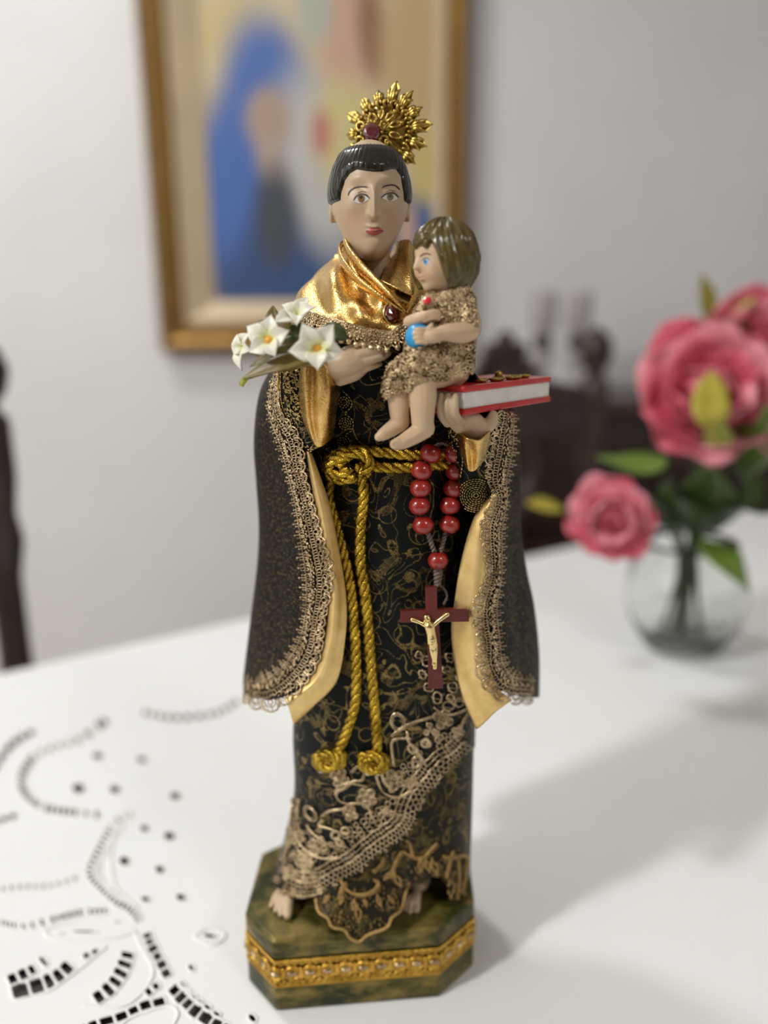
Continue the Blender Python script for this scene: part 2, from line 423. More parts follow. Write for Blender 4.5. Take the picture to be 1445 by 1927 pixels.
m, nt, b = nmat('clear_glass'); b.inputs['Transmission Weight'].default_value = 1.0; b.inputs['Roughness'].default_value = 0.02; b.inputs['IOR'].default_value = 1.45
b.inputs['Base Color'].default_value = (0.95, 0.97, 0.95, 1); M['glass'] = m
M['porcelain'] = simple('white_porcelain', (0.78, 0.78, 0.76), 0.2, var=0.02)
# ------------------------------------------------------------------ room
X0, X1, Y0, Y1, H = -2.3, 2.3, -2.7, 1.62, 2.7
def struct(name, mb, mat, parent=None):
    o = mb.build(name, mat, parent, smooth=False)
    if parent is None: o['kind'] = 'structure'
    return o
struct('floor', MB().box(((X0 + X1) / 2, (Y0 + Y1) / 2, -0.05), (X1 - X0 + .2, Y1 - Y0 + .2, 0.1)), M['floor'])
struct('ceiling', MB().box(((X0 + X1) / 2, (Y0 + Y1) / 2, H + 0.05), (X1 - X0 + .2, Y1 - Y0 + .2, 0.1)), M['ceil'])
struct('wall_back', MB().box(((X0 + X1) / 2, Y1 + 0.05, H / 2), (X1 - X0 + .2, 0.1, H)), M['wall'])
struct('wall_front', MB().box(((X0 + X1) / 2, Y0 - 0.05, H / 2), (X1 - X0 + .2, 0.1, H)), M['wall_dark'])
struct('wall_left', MB().box((X0 - 0.05, (Y0 + Y1) / 2, H / 2), (0.1, Y1 - Y0, H)), M['wall'])
struct('wall_right', MB().box((X1 + 0.05, (Y0 + Y1) / 2, H / 2), (0.1, Y1 - Y0, H)), M['wall'])
struct('baseboard_back', MB().box(((X0 + X1) / 2, Y1 - 0.007, 0.05), (X1 - X0, 0.014, 0.1), bev=0.003), M['trim'])
for (p, rad, power), lab in zip(LAMPS, ('round white ceiling lamp before the left wall', 'round white ceiling lamp before the right wall', 'round white ceiling lamp above the framed picture')):
    t = thing('ceiling_lamp', lab, 'lamp', (p[0], p[1], H))
    MB().lathe([(0.001, 0), (rad + .03, 0), (rad + .035, -.02), (rad + .02, -.05), (rad, -.055), (rad, -.04), (0.001, -.04)], (p[0], p[1], H)).build('housing', M['lampw'], t)
    MB().lathe([(0.001, -.048), (rad * .95, -.046), (rad, -.041)], (p[0], p[1], H)).build('diffuser', M['glow'], t)
    l = bpy.data.lights.new('lamp_light', 'AREA'); l.shape = 'DISK'; l.size = rad * 2; l.energy = power; l.color = (1.0, 0.99, 0.97)
    lo = bpy.data.objects.new('lamp_light', l); COL.objects.link(lo); lo.location = (p[0], p[1], p[2] - 0.0)
    lo.rotation_euler = (0, 0, 0)

# ------------------------------------------------------------------ table and cloth
A = G(0, 1268); B = G(1000, 1046)
e = (B - A); e[2] = 0; e /= np.linalg.norm(e); nrm = np.array([e[1], -e[0], 0.0])       # nrm points to the camera side
TL, TW = 1.75, 1.02
c0 = A - e * 0.42                                   # far left corner
corners = [c0, c0 + e * TL, c0 + e * TL + nrm * TW, c0 + nrm * TW]
tc = sum(corners) / 4; trz = math.atan2(e[1], e[0])
t = thing('dining_table', 'dark wooden dining table under a white cutwork cloth', 'table', (tc[0], tc[1], 0))
MB().box((tc[0], tc[1], TZ - 0.0175), (TL - .012, TW - .012, 0.03), trz, 0.004).build('tabletop', M['tablewood'], t, False)
MB().box((tc[0], tc[1], TZ - 0.075), (TL - .25, TW - .25, 0.085), trz).build('apron', M['wood'], t, False)
for sx in (-1, 1):
    for sy in (-1, 1):
        q = tc + e * sx * (TL / 2 - .13) + nrm * sy * (TW / 2 - .13)
        MB().lathe([(0.001, 0), (.025, 0), (.03, .05), (.022, .1), (.036, .3), (.026, .5), (.04, .54), (.04, TZ - 0.1175)], (q[0], q[1], 0)).build('leg', M['wood'], t)

holes = []
def gz(x, y): q = G(x * 0.35986, y * 0.35986 + 1250); return q[:2]
def hole_z(pts): holes.append(np.array([gz(*p) for p in pts]))
def eye(x, y, rx, ry, rot=0): hole_z(ellipse(x, y, rx * .75, ry * .75, 12, rot))
def ladder(path, w, n, fill=0.62, jit=0.15):
    w *= 1.2; fill *= 1.15
    q = catmull(np.array(path, float), n + 1)
    for i in range(n):
        a, b2 = q[i], q[i + 1]; m = (a + b2) / 2; d = (b2 - a) / 2 * fill; nn = np.array([-d[1], d[0]]); nn = nn / max(np.linalg.norm(nn), 1e-6)
        # width measured on the cloth, so keep it flat-ish in the picture
        ww = w * (1 + random.uniform(-jit, jit))
        hole_z([m - d + nn * ww, m - d * 0.2 + nn * ww * 1.1, m + d + nn * ww, m + d * 1.1, m + d - nn * ww, m - d * .1 - nn * ww * 1.05, m - d - nn * ww, m - d * 1.1])
ladder([(765, 1405), (790, 1470), (835, 1550), (880, 1640)], 20, 6, .68)
ladder([(900, 1685), (960, 1750), (1020, 1810), (1120, 1880), (1200, 1930)], 30, 7, .7)
ladder([(935, 1660), (1000, 1730), (1060, 1780), (1160, 1850)], 11, 6, .5)
ladder([(835, 1672), (760, 1730)], 14, 2); ladder([(868, 1760), (745, 1795), (640, 1845), (500, 1885), (420, 1925)], 20, 7, .7)
ladder([(672, 1500), (655, 1570), (620, 1640), (570, 1705), (490, 1760)], 28, 6, 0.62)
ladder([(370, 1570), (300, 1640), (210, 1680), (60, 1720)], 30, 5, 0.7)
ladder([(240, 1545), (170, 1600), (40, 1660)], 20, 5, 0.68)
ladder([(520, 1495), (430, 1535)], 11, 2)
for x, y, rx, ry, r in [(1095, 1422, 42, 17, .1), (1000, 1588, 26, 20, .9), (1320, 1852, 34, 24, .8), (440, 1400, 90, 11, 0), (320, 1410, 24, 8, 0),
                        (650, 1030, 36, 30, 0), (835, 1075, 32, 26, 0), (885, 900, 38, 28, 0), (760, 1230, 30, 20, 0), (945, 1220, 33, 24, 0),
                        (755, 860, 30, 22, 0), (410, 650, 42, 32, 0), (600, 655, 36, 26, 0), (915, 690, 36, 24, 0), (510, 480, 36, 22, 0), (740, 500, 34, 20, 0)]:
    eye(x, y, rx, ry, r)
ladder([(725, 1345), (690, 1290), (600, 1235), (530, 1165), (470, 1090), (520, 980), (570, 880), (640, 800), (710, 785)], 17, 34, .62)
ladder([(640, 1230), (560, 1165), (500, 1085), (545, 985), (600, 890), (660, 830)], 11, 26, .6)
ladder([(560, 1290), (420, 1300), (260, 1340), (120, 1372), (0, 1350)], 14, 22, .66)
ladder([(400, 1120), (250, 1160), (100, 1165), (-60, 1185)], 13, 22, .66)
ladder([(520, 790), (380, 775), (230, 750), (140, 690), (110, 600), (180, 480), (300, 430), (420, 390), (560, 290)], 15, 40, .64)
ladder([(90, 790), (-40, 830)], 12, 3); ladder([(180, 350), (60, 420), (-40, 560)], 13, 6)
ladder([(740, 250), (900, 280), (1120, 260), (1250, 190)], 11, 12, .5)
V2 = [Vector(c[:2]) for c in corners[::-1]]; faces = [list(range(4))]
# grid of inner points keeps the triangles well shaped
good = []
cen = []
for h in holes:
    c = h.mean(0); r = np.linalg.norm(h - c, axis=1).max()
    if any(np.linalg.norm(c - c2) < (r + r2) * 0.42 for c2, r2 in cen): continue
    cen.append((c, r)); good.append(h)
def ccw(h):
    x, y = h[:, 0], h[:, 1]; return h if np.sum(x * np.roll(y, -1) - np.roll(x, -1) * y) > 0 else h[::-1]
for h in [ccw(h) for h in good]:
    faces.append(list(range(len(V2), len(V2) + len(h)))); V2 += [Vector(p) for p in h]
res = delaunay_2d_cdt(V2, [], faces, 1, 1e-6)
verts, tris, orig = res[0], res[2], res[5]
top = [(v.x, v.y, TZ) for v in verts]
fk = [tuple(f) for f, og in zip(tris, orig) if og == [0] or (len(og) == 1 and og[0] == 0)]
cl = thing('tablecloth', 'white linen tablecloth with openwork embroidery covering the table', 'tablecloth', (tc[0], tc[1], TZ))
MB().add(top, fk).build('cloth_top', M['cloth'], cl, False)
# hanging skirts with soft folds
rim = [];
for k in range(4):
    a, b2 = corners[k], corners[(k + 1) % 4]; n = 60
    for i in range(n): rim.append(a + (b2 - a) * i / n)
rim = np.array(rim); out = rim - tc; out[:, 2] = 0
on = np.zeros_like(rim); m4 = len(rim) // 4
for k, d in enumerate((-nrm, e, nrm, -e)): on[k * m4:(k + 1) * m4] = d
on = (on + np.roll(on, 1, 0)); on /= np.linalg.norm(on, axis=1, keepdims=True)
rows = []
for j, tt in enumerate(np.linspace(0, 1, 9)):
    ph = np.arange(len(rim)) * 0.42
    rows.append(rim + on * (0.006 * sstep(0, .15, tt) + 0.018 * tt * (1 + np.sin(ph) * 0.9))[:, None] + np.array([0, 0, TZ - 0.26 * tt - 0.004 * sstep(0, .1, tt)]) * np.array([0, 0, 1]) + np.zeros(3))
rows = np.array(rows); rows[..., 2] -= rim[None, :, 2] * 0
for j in range(9): rows[j, :, 2] = TZ - 0.26 * np.linspace(0, 1, 9)[j]
MB().grid(rows, closed_c=True).build('cloth_skirt', M['cloth'], cl)
st = MB()
for h in good:
    c = h.mean(0); p = np.hstack([c + (h - c) * 1.10, np.full((len(h), 1), TZ + 0.0002)])
    st.tube(catmull(p, len(h) * 2, True), 0.0006, 5, closed=True, ref=(0, 0, 1), flat=0.6)
for path in ([(700, 1390), (740, 1480), (800, 1600), (760, 1700), (640, 1790), (430, 1790)], [(710, 1400), (560, 1440), (300, 1440), (240, 1390), (420, 1350), (620, 1350)],
             [(240, 1720), (360, 1640), (560, 1480)], [(590, 830), (580, 1000), (600, 1160), (720, 1280)], [(1010, 1430), (1110, 1470), (1180, 1420), (1090, 1380), (1010, 1430)],
             [(900, 1900), (930, 1830), (880, 1790), (700, 1840), (600, 1925)]):
    p = np.array([[*gz(*q), TZ + 0.0002] for q in path]); st.tube(resample(p, 0.002), 0.0009, 5, ref=(0, 0, 1), flat=0.6)
st.build('embroidery', M['stitch'], cl, kind='stuff')

# ------------------------------------------------------------------ dining chairs
def chair(loc, rz, label):
    t = thing('dining_chair', label, 'chair', (0, 0, 0), 'carved chairs along the far side of the table')
    w = 0.205
    for s in (-1, 1):
        pr = [(0.001, 0.0), (.020, 0), (.022, .40), (.024, .46), (.019, .48), (.024, .50), (.018, .58), (.025, .66), (.017, .70), (.017, .80), (.024, .84), (.019, .87), (.024, .91), (.024, .97), (.013, .985), (.024, 1.0), (.029, 1.022), (.022, 1.043), (.009, 1.056), (.001, 1.06)]
        MB().lathe(pr, (s * w, 0, 0), 18).build('back_post', M['wood'], t)
        MB().lathe([(0.001, 0), (.016, 0), (.022, .06), (.017, .12), (.025, .25), (.018, .36), (.024, .40), (.024, .44)], (s * w, -.40, 0), 18).build('front_leg', M['wood'], t)
    def rail(z0, z1, name, bow, th=.022):
        x = np.linspace(-w, w, 25); g = []
        for zz in (0, 1):
            for yy in (-.5, .5):
                g.append(np.stack([x, np.full(25, yy * th), np.where(zz, z1 + bow * np.cos(x / w * math.pi / 2), z0 - 0.3 * bow * np.cos(x / w * math.pi / 2))], -1))
        gg = np.array([g[0], g[1], g[3], g[2]]); return MB().grid(gg, closed_r=True).build(name, M['wood'], t, False)
    rail(.90, .955, 'top_rail', .03); rail(.56, .60, 'lower_rail', .0)
    cr = MB()                                   # palmette crest
    for a, r, L in [(0, .016, .075), (.55, .014, .066), (-.55, .014, .066), (1.05, .013, .06), (-1.05, .013, .06), (1.45, .012, .075), (-1.45, .012, .075)]:
        d = np.array([math.sin(a), 0, math.cos(a)]); o = np.array([0, 0, .978])
        cr.chain([(o, r * .6), (o + d * L * .55, r), (o + d * L * .85 + np.array([0, -.008, 0]), r * .9)], 10)
    cr.ball((0, -.012, .985), (.022, .014, .02), 2); cr.build('carved_crest', M['wood'], t)
    sp = MB()
    for s in (-1, 1):
        sp.tube(catmull([(s * .025, 0, .58), (s * .07, 0, .66), (s * .03, 0, .74), (s * .075, 0, .83), (s * .035, 0, .92)], 30), .014, 8)
    sp.ball((0, 0, .70), (.05, .012, .035), 2); sp.ball((0, 0, .80), (.035, .012, .05), 2); sp.build('splat', M['wood'], t)
    MB().box((0, -.2, .45), (.46, .45, .05), 0, .015).build('seat', M['wood'], t)
    for s in (-1, 1): MB().box((s * w, -.2, .18), (.018, .38, .022)).build('stretcher', M['wood'], t, False)
    MB().box((0, -.2, .18), (2 * w, .02, .022)).build('stretcher', M['wood'], t, False)
    t.location = loc; t.rotation_euler = (0, 0, rz); return t
def on_line(px, dist):                          # point on the line parallel to the far table edge seen in pixel column px
    base = A - nrm * dist; d = ray(px, 900); M2 = np.array([[e[0], -d[0]], [e[1], -d[1]]])
    s, _ = np.linalg.solve(M2, CAM[:2] - base[:2]); return base + e * s
q = on_line(938, 0.17); chair((q[0], q[1], 0), trz, 'dark carved dining chair in front of the sideboard')
q = on_line(-14, 0.17) - e * 0.205; chair((q[0], q[1], 0), trz, 'dark carved dining chair at the bare stretch of wall')

# ------------------------------------------------------------------ sideboard with candlesticks
sx0, sx1 = 0.02, 1.25; scx = (sx0 + sx1) / 2; sw = sx1 - sx0
t = thing('sideboard', 'dark mahogany sideboard standing against the wall behind the chair', 'sideboard', (scx, 1.38, 0))
MB().box((scx, 1.38, .47), (sw - .04, .40, .82), 0, .004).build('body', M['wood'], t, False)
MB().box((scx, 1.375, .90), (sw, .43, .04), 0, .01).build('top', M['wood'], t, False)
MB().box((scx, 1.385, .03), (sw - .02, .40, .06), 0, .006).build('plinth', M['wood'], t, False)
for k in range(3):
    x = sx0 + sw * (k + .5) / 3
    d = MB().box((x, 1.17, .37), (sw / 3 - .05, .022, .52), 0, .006).build('door', M['wood'], t, False)
    MB().box((x, 1.156, .37), (sw / 3 - .15, .012, .40), 0, .005).build('panel', M['wood'], d, False)
    MB().ball((x + sw / 6 - .055, 1.15, .40), .012, 2).build('knob', M['brass'], d)
    d = MB().box((x, 1.17, .74), (sw / 3 - .05, .022, .15), 0, .006).build('drawer', M['wood'], t, False)
    MB().ball((x, 1.15, .74), .012, 2).build('knob', M['brass'], d)
for px, whose in ((1021, 'the one nearer the carved chair crest'), (1086, 'the one nearer the pink flowers')):
    q = P(px, 640, 1.36); z = .92; top = P(px, 548, 1.36)[2]
    t = thing('candlestick', 'pale grey candle on the dark sideboard, ' + whose, 'candlestick', (q[0], q[1], z), 'pair of candles on the sideboard')
    MB().lathe([(.001, z), (.036, z), (.036, z + .008), (.012, z + .02), (.010, z + .05), (.022, z + .07), (.026, z + .085), (.014, z + .09)], (q[0], q[1], 0), 24).build('holder', M['candle'], t)
    MB().lathe([(.014, z + .088), (.020, z + .098), (.020, z + .115), (.016, z + .122)], (q[0], q[1], 0), 24).build('cup', M['wood'], t)
    MB().lathe([(.016, z + .118), (.026, z + .14), (.028, top - .01), (.026, top), (.001, top)], (q[0], q[1], 0), 24).build('candle', M['candle'], t)

# ------------------------------------------------------------------ framed picture
YF = Y1 - 0.045
bl = P(303, 662, YF); br = P(874, 662, YF)
fx0, fx1, fz0 = bl[0], br[0], bl[2]; fz1 = fz0 + 1.02
t = thing('framed_picture', 'large gilt-framed painting of blue and white robed figures on the wall', 'picture', ((fx0 + fx1) / 2, Y1, fz0))
def frame_ring(x0, x1, z0, z1, prof):           # prof: list of (inset, y)
    g = []
    for i, y in prof:
        il, ir, ib = (i if not isinstance(i, tuple) else i)[0:3] if isinstance(i, tuple) else (i, i, i)
        g.append([(x0 + il, y, z0 + ib), (x1 - ir, y, z0 + ib), (x1 - ir, y, z1 - ib), (x0 + il, y, z1 - ib)])
    return MB().grid(np.array(g), closed_c=True)
px = S(YF, 400)
frame_ring(fx0, fx1, fz0, fz1, [(0, Y1 - .001), (0, YF), (.008, YF - .012), (.02, YF - .016), (.035, YF - .006), (.05, YF - .010), ((52 * px, 40 * px, 52 * px), YF + .004)]).build('moulding', M['frame'], t, False)
frame_ring(fx0, fx1, fz0, fz1, [((51 * px, 39 * px, 51 * px), YF + .004), ((56 * px, 43 * px, 56 * px), YF + .001), ((108 * px, 62 * px, 96 * px), YF + .022)]).build('liner', M['liner'], t, False)
m, nt, b = nmat('painted_canvas'); c = coord(nt); sp_ = nt.nodes.new('ShaderNodeSeparateXYZ'); nt.links.new(c, sp_.inputs[0])
base = ramp(nt, noise_(nt, c, 5, 3).outputs[0], [(0.3, (0.50, 0.40, 0.24)), (0.7, (0.62, 0.53, 0.34))])
org = np.array([(fx0 + fx1) / 2, Y1, fz0])
def blob(x, y, rx, ry, rot, col, soft=0.5):
    global base
    soft = max(soft, .85)
    q = P(x, y, YF + .02) - org; s = px
    dx = math_(nt, 'SUBTRACT', sp_.outputs[0], float(q[0])); dz = math_(nt, 'SUBTRACT', sp_.outputs[2], float(q[2]))
    cr_, sr = math.cos(rot), math.sin(rot)
    u = math_(nt, 'DIVIDE', math_(nt, 'ADD', math_(nt, 'MULTIPLY', dx, cr_), math_(nt, 'MULTIPLY', dz, sr)), rx * s)
    v = math_(nt, 'DIVIDE', math_(nt, 'SUBTRACT', math_(nt, 'MULTIPLY', dz, cr_), math_(nt, 'MULTIPLY', dx, sr)), ry * s)
    r = math_(nt, 'SQRT', math_(nt, 'ADD', math_(nt, 'MULTIPLY', u, u), math_(nt, 'MULTIPLY', v, v)))
    f = nd(nt, 'ShaderNodeMapRange', interpolation_type='SMOOTHSTEP'); nt.links.new(r, f.inputs[0])
    f.inputs[1].default_value = 1 - soft / 2; f.inputs[2].default_value = 1 + soft / 2; f.inputs[3].default_value = 1; f.inputs[4].default_value = 0
    base = mixc(nt, f.outputs[0], base, col)
blob(430, 60, 60, 60, 0, (0.55, 0.45, 0.22)); blob(500, 470, 140, 260, 0, (0.035, 0.07, 0.19), .3); blob(505, 170, 75, 120, .15, (0.07, 0.15, 0.42), .5)
blob(430, 330, 60, 160, -.2, (0.06, 0.14, 0.42), .5); blob(640, 480, 150, 130, 0, (0.03, 0.075, 0.20), .6); blob(600, 310, 70, 160, .2, (0.50, 0.49, 0.47), .6)
blob(655, 60, 55, 110, .1, (0.56, 0.36, 0.27), .6); blob(700, 60, 25, 80, .1, (0.28, 0.15, 0.08), .7); blob(780, 110, 60, 140, 0, (0.52, 0.38, 0.19), .6)
blob(650, 250, 60, 90, 0, (0.60, 0.52, 0.24), .9); blob(605, 250, 18, 40, 0, (0.50, 0.20, 0.16), .9); blob(505, 225, 42, 55, 0, (0.40, 0.30, 0.22), .7); blob(510, 310, 25, 50, .2, (0.42, 0.33, 0.27), .8)
blob(795, 420, 45, 55, 0, (0.03, 0.10, 0.28), .5); blob(765, 430, 18, 45, 0, (0.55, 0.36, 0.28), .8); blob(800, 310, 26, 70, 0, (0.55, 0.45, 0.17), .7)
blob(520, 410, 40, 90, 0, (0.05, 0.06, 0.08), .9); blob(590, 20, 30, 50, 0, (0.42, 0.45, 0.38), .8)
nt.links.new(base, b.inputs['Base Color']); b.inputs['Roughness'].default_value = 0.55
MB().box(((fx0 + fx1) / 2, YF + .03, (fz0 + fz1) / 2), (fx1 - fx0 - .06, .012, fz1 - fz0 - .06)).build('canvas', m, t, False)

# ------------------------------------------------------------------ vase of flowers
VY = 0.36
vb = P(1300, 1000, VY); vc = np.array([vb[0], VY, TZ])
t = tag(MB().lathe([(.001, .002), (.030, .0005), (.036, .004), (.050, .03), (.056, .055), (.050, .085), (.040, .098), (.043, .106), (.040, .106), (.037, .098), (.047, .083), (.052, .055), (.046, .03), (.03, .008), (.001, .008)], vc, 40).build('vase', M['glass'], None, loc=vc),
        'low rounded clear glass vase holding the pink flowers', 'vase')
def petal_mesh():
    u = np.linspace(0, 1, 7); v = np.linspace(-1, 1, 7); g = np.zeros((7, 7, 3))
    for i, a in enumerate(u):
        wd = .62 * math.sin(math.pi * min(1, .12 + .8 * a ** .8)) ** .7
        for j, b2 in enumerate(v):
            g[i, j] = (b2 * wd, a * 1.0 - .12 * b2 * b2 * a, .28 * (b2 * wd) ** 2 + .22 * a * a + .05 * math.sin(b2 * 5 + 3 * a) * a)
    me = bpy.data.meshes.new('petal'); mb = MB().grid(g); me.from_pydata(mb.arr().tolist(), [], mb.F); me.shade_smooth(); return me
PM = {}
for k in ('pink', 'pinkl'):
    PM[k] = petal_mesh(); PM[k].materials.append(M[k])
def add_petal(par, k, c, mat3, scale):
    o = bpy.data.objects.new('petal', PM[k]); COL.objects.link(o); o.parent = par
    mm = Matrix(mat3.tolist()).to_4x4() @ Matrix.Scale(scale, 4); mm.translation = Vector(np.asarray(c) - np.array(par['_o'])); o.matrix_local = mm
    sm = o.modifiers.new('thickness', 'SOLIDIFY'); sm.thickness = .02; return o
def basis(n, up=(0, 0, 1)):
    n = np.asarray(n, float); n /= np.linalg.norm(n); a = np.cross(up, n); a /= np.linalg.norm(a); return np.stack([a, np.cross(n, a), n], 1)
def leafmb(mb, path, wd, up=(0, -.3, 1), cup=.3, n=9):
    p = catmull(np.asarray(path, float), n); t_ = np.gradient(p, axis=0); t_ /= np.linalg.norm(t_, axis=1, keepdims=True)
    s_ = np.cross(t_, np.asarray(up, float)); s_ /= np.maximum(np.linalg.norm(s_, axis=1, keepdims=True), 1e-6); k = np.cross(s_, t_)
    a = np.linspace(0, 1, n); ww = wd * np.maximum(np.sin(math.pi * (0.04 + .94 * a ** .85)), .02)
    g = np.stack([p + s_ * (b2 * ww)[:, None] + k * (cup * b2 * b2 * ww)[:, None] for b2 in (-1, -.5, 0, .5, 1)], 1)
    back = g[:, ::-1] - k[:, None] * 0.02 * wd
    return mb.grid(np.concatenate([g, back], 1), closed_c=True)
def stem_from(c):
    b0 = vc + np.array([random.uniform(-.015, .015), random.uniform(-.015, .015), .015]); r = vc + np.array([(c[0] - vc[0]) * .12, (c[1] - vc[1]) * .12, .108])
    return catmull([b0, r, r * .5 + c * .5 + np.array([0, 0, .012]), c], 16)
def peony(px_, py_, y, rp, look, label, leaves=()):
    c = P(px_, py_, y); R = rp * S(y, py_)
    t = thing('peony', label, 'flower', (vc[0], vc[1], TZ + .015), 'pink flowers in the glass vase')
    MB().tube(stem_from(c), .0028, 8).build('stem', M['leafd'], t)
    core = MB().ball(c, R * .28, 2).build('bloom', M['pinkl'], t)
    bs = basis(look)
    for layer, (n, tilt, sc) in enumerate([(9, .25, 1.0), (8, .75, .85), (6, 1.15, .66)]):
        for i in range(n):
            a = (i + .5 * layer + random.uniform(-.2, .2)) / n * 2 * math.pi; tl = tilt + random.uniform(-.15, .15)
            rad = bs @ np.array([math.cos(a), math.sin(a), 0]); nn = bs[:, 2]
            d = rad * math.cos(tl) + nn * math.sin(tl); up = nn * math.cos(tl) - rad * math.sin(tl); x = np.cross(d, up)
            add_petal(core, 'pink' if random.random() < .62 else 'pinkl', c - nn * R * (.25 - .05 * layer), np.stack([x, d, up], 1), R * sc * random.uniform(.92, 1.08))
    for lp in leaves:
        lm = leafmb(MB(), [P(*q) for q in lp[0]], lp[1]); lm.build('leaf', M[lp[2]], t)
    return t
peony(1330, 740, VY - .02, 150, (-.25, -1, .35), 'large open pink peony over the middle of the glass vase', [([(1250, 860, .35), (1190, 885, .33), (1120, 860, .32)], .020, 'leaf'), ([(1330, 900, .36), (1350, 830, .31), (1330, 760, .27)], .012, 'leafl')])
peony(1412, 650, VY + .08, 120, (.1, -1, .4), 'pink peony standing tallest at the back of the vase', [([(1400, 700, .44), (1380, 620, .44), (1420, 560, .43)], .022, 'leafl')])
peony(1152, 975, VY - .08, 92, (-.35, -1, .05), 'smaller pink peony drooping low towards the table cloth', [([(1230, 980, .33), (1180, 920, .3), (1105, 905, .29)], .012, 'cream')])
peony(1440, 800, VY - .03, 70, (.5, -1, .3), 'half hidden pink peony above dark leaves at the vase side', [([(1400, 900, .35), (1430, 830, .31), (1445, 760, .3)], .022, 'leaf'), ([(1390, 930, .34), (1440, 960, .32), (1480, 950, .31)], .026, 'leafd')])
def sprig(lab, parts):
    t = thing('leafy_sprig', lab, 'foliage', (vc[0], vc[1], TZ + .015), 'greenery in the glass vase')
    for path, wd, mk in parts:
        P3 = [P(*q) for q in path]
        MB().tube(stem_from(P3[0]), .0018, 6).build('stem', M['leafd'], t); leafmb(MB(), P3, wd).build('leaf', M[mk], t)
sprig('dense dark green leaves crowding the mouth of the glass vase', [([(1300, 1010, .36), (1270, 950, .31), (1255, 890, .30)], .024, 'leafd'), ([(1310, 1010, .36), (1330, 950, .31), (1340, 880, .29)], .028, 'leafd'), ([(1330, 1010, .36), (1390, 950, .32), (1440, 900, .31)], .03, 'leafd'), ([(1290, 1000, .36), (1230, 960, .34), (1180, 930, .33)], .022, 'leafd')])
sprig('single broad green leaf bending down over the vase shoulder', [([(1320, 1015, .33), (1365, 1060, .29), (1412, 1115, .28)], .017, 'leaf')])
sprig('mustard yellow buds on a tall thin stem above the peonies', [([(1330, 600, .40), (1325, 560, .40), (1318, 515, .40)], .014, 'yellow'), ([(1340, 700, .30), (1335, 780, .26), (1340, 830, .26)], .014, 'yellow')])
sprig('yellow bud reaching out sideways towards the chair', [([(1060, 960, .36), (1020, 955, .36), (990, 948, .36)], .014, 'yellow')])
# ------------------------------------------------------------------ saint statue
BT = 0.038
top = {k: G(*v, BT)[:2] for k, v in dict(FL=(513, 1772), FR=(827, 1747), RF=(893, 1692), RB=(882, 1606), LF=(460, 1718), LB=(492, 1604)).items()}
C2 = (top['LF'] + top['RB'] + top['LB'] + top['RF']) / 4
oct_ = [top['FL'], top['FR'], top['RF'], top['RB'], 2 * C2 - top['FL'], 2 * C2 - top['FR'], top['LB'], top['LF']]
oct_ = np.array(oct_)
SX, SY = float(C2[0]), float(C2[1])
saint = thing('saint_statue', 'tall robed plaster saint statue in black and gold vestments on a green base', 'statue', (SX, SY, TZ))
def scaled(k): return C2 + (oct_ - C2) * k
def slab(z0, z1, k, bev, name):
    bm = bmesh.new(); vs_ = [bm.verts.new((p[0], p[1], z0)) for p in scaled(k)]; f = bm.faces.new(vs_)
    r = bmesh.ops.extrude_face_region(bm, geom=[f]); bmesh.ops.translate(bm, verts=[x for x in r['geom'] if isinstance(x, bmesh.types.BMVert)], vec=(0, 0, z1 - z0))
    bmesh.ops.recalc_face_normals(bm, faces=bm.faces)
    bmesh.ops.bevel(bm, geom=list(bm.edges), offset=bev, segments=3, profile=.6, affect='EDGES')
    bm.verts.index_update(); mb = MB().add([v.co[:] for v in bm.verts], [[v.index for v in f.verts] for f in bm.faces]); bm.free()
    return mb.build(name, M['base'], saint, True)
slab(TZ + .0003, TZ + .0135, 1.0, .0016, 'base_plinth'); slab(TZ + .012, TZ + .029, .955, .0005, 'base_core'); slab(TZ + .0275, TZ + BT, 1.0, .0022, 'base_slab')
# gold braid around the base
br = MB(); gems = MB(); pc = scaled(.965); per = resample(pc, .0008, True, False)
per = np.vstack([per, per[:1]]) if False else per
L = np.concatenate([[0], np.cumsum(np.linalg.norm(np.diff(np.vstack([pc, pc[:1]]), axis=0), axis=1))]); LT = L[-1]
pcl = np.vstack([pc, pc[:1]])
def braid(u, zz, o=0.0):
    u = np.asarray(u, float) % LT; x = np.interp(u, L, pcl[:, 0]); y = np.interp(u, L, pcl[:, 1]); q = np.stack([x, y], -1); d = q - C2
    return np.stack([x + d[:, 0] * o / .05, y + d[:, 1] * o / .05, np.broadcast_to(TZ + np.asarray(zz, float), x.shape)], -1)
N = 40; st_ = LT / N
for i in range(N):
    u0 = i * st_; a = np.linspace(0, 2 * math.pi, 17)
    for k, rr in ((1.0, .0008), (.60, .0006)):
        br.tube(braid(u0 + st_ * .44 * k * np.cos(a), .0203 + .0032 * k * np.sin(a), .0016), rr, 5)
    gems.tube(braid(u0 + np.linspace(-.25, .25, 5) * st_, np.full(5, .0203), .002), .0011, 6)
    u1 = u0 + st_ / 2; br.tube(braid(np.full(7, u1), np.linspace(.0172, .0234, 7), .0018), .0008, 6)
    for j in range(5):
        uu = u0 + (j - 2) / 5 * st_
        for z_, s_ in ((.0258, 1), (.0148, -1)):
            br.tube(braid(uu + st_ * .1 * np.cos(a[:9]), z_ + s_ * .0014 * np.sin(a[:9]), .0016), .0006, 4)
for z_ in (.0252, .0154): br.tube(braid(np.linspace(0, LT, 800), z_ + .0006 * np.sin(np.linspace(0, LT, 800) / st_ * 2 * math.pi * 2.5), .0012), .0006, 5)
back = MB(); uu = np.linspace(0, LT, 200); back.grid(np.stack([braid(uu, np.full(200, .0138), .0004), braid(uu, np.full(200, .0268), .0004)], 0))
back.build('braid_backing', M['bugle'], saint); br.build('gold_braid', M['braid'], saint, kind='stuff'); gems.build('braid_sequins', M['lace'], saint, kind='stuff')

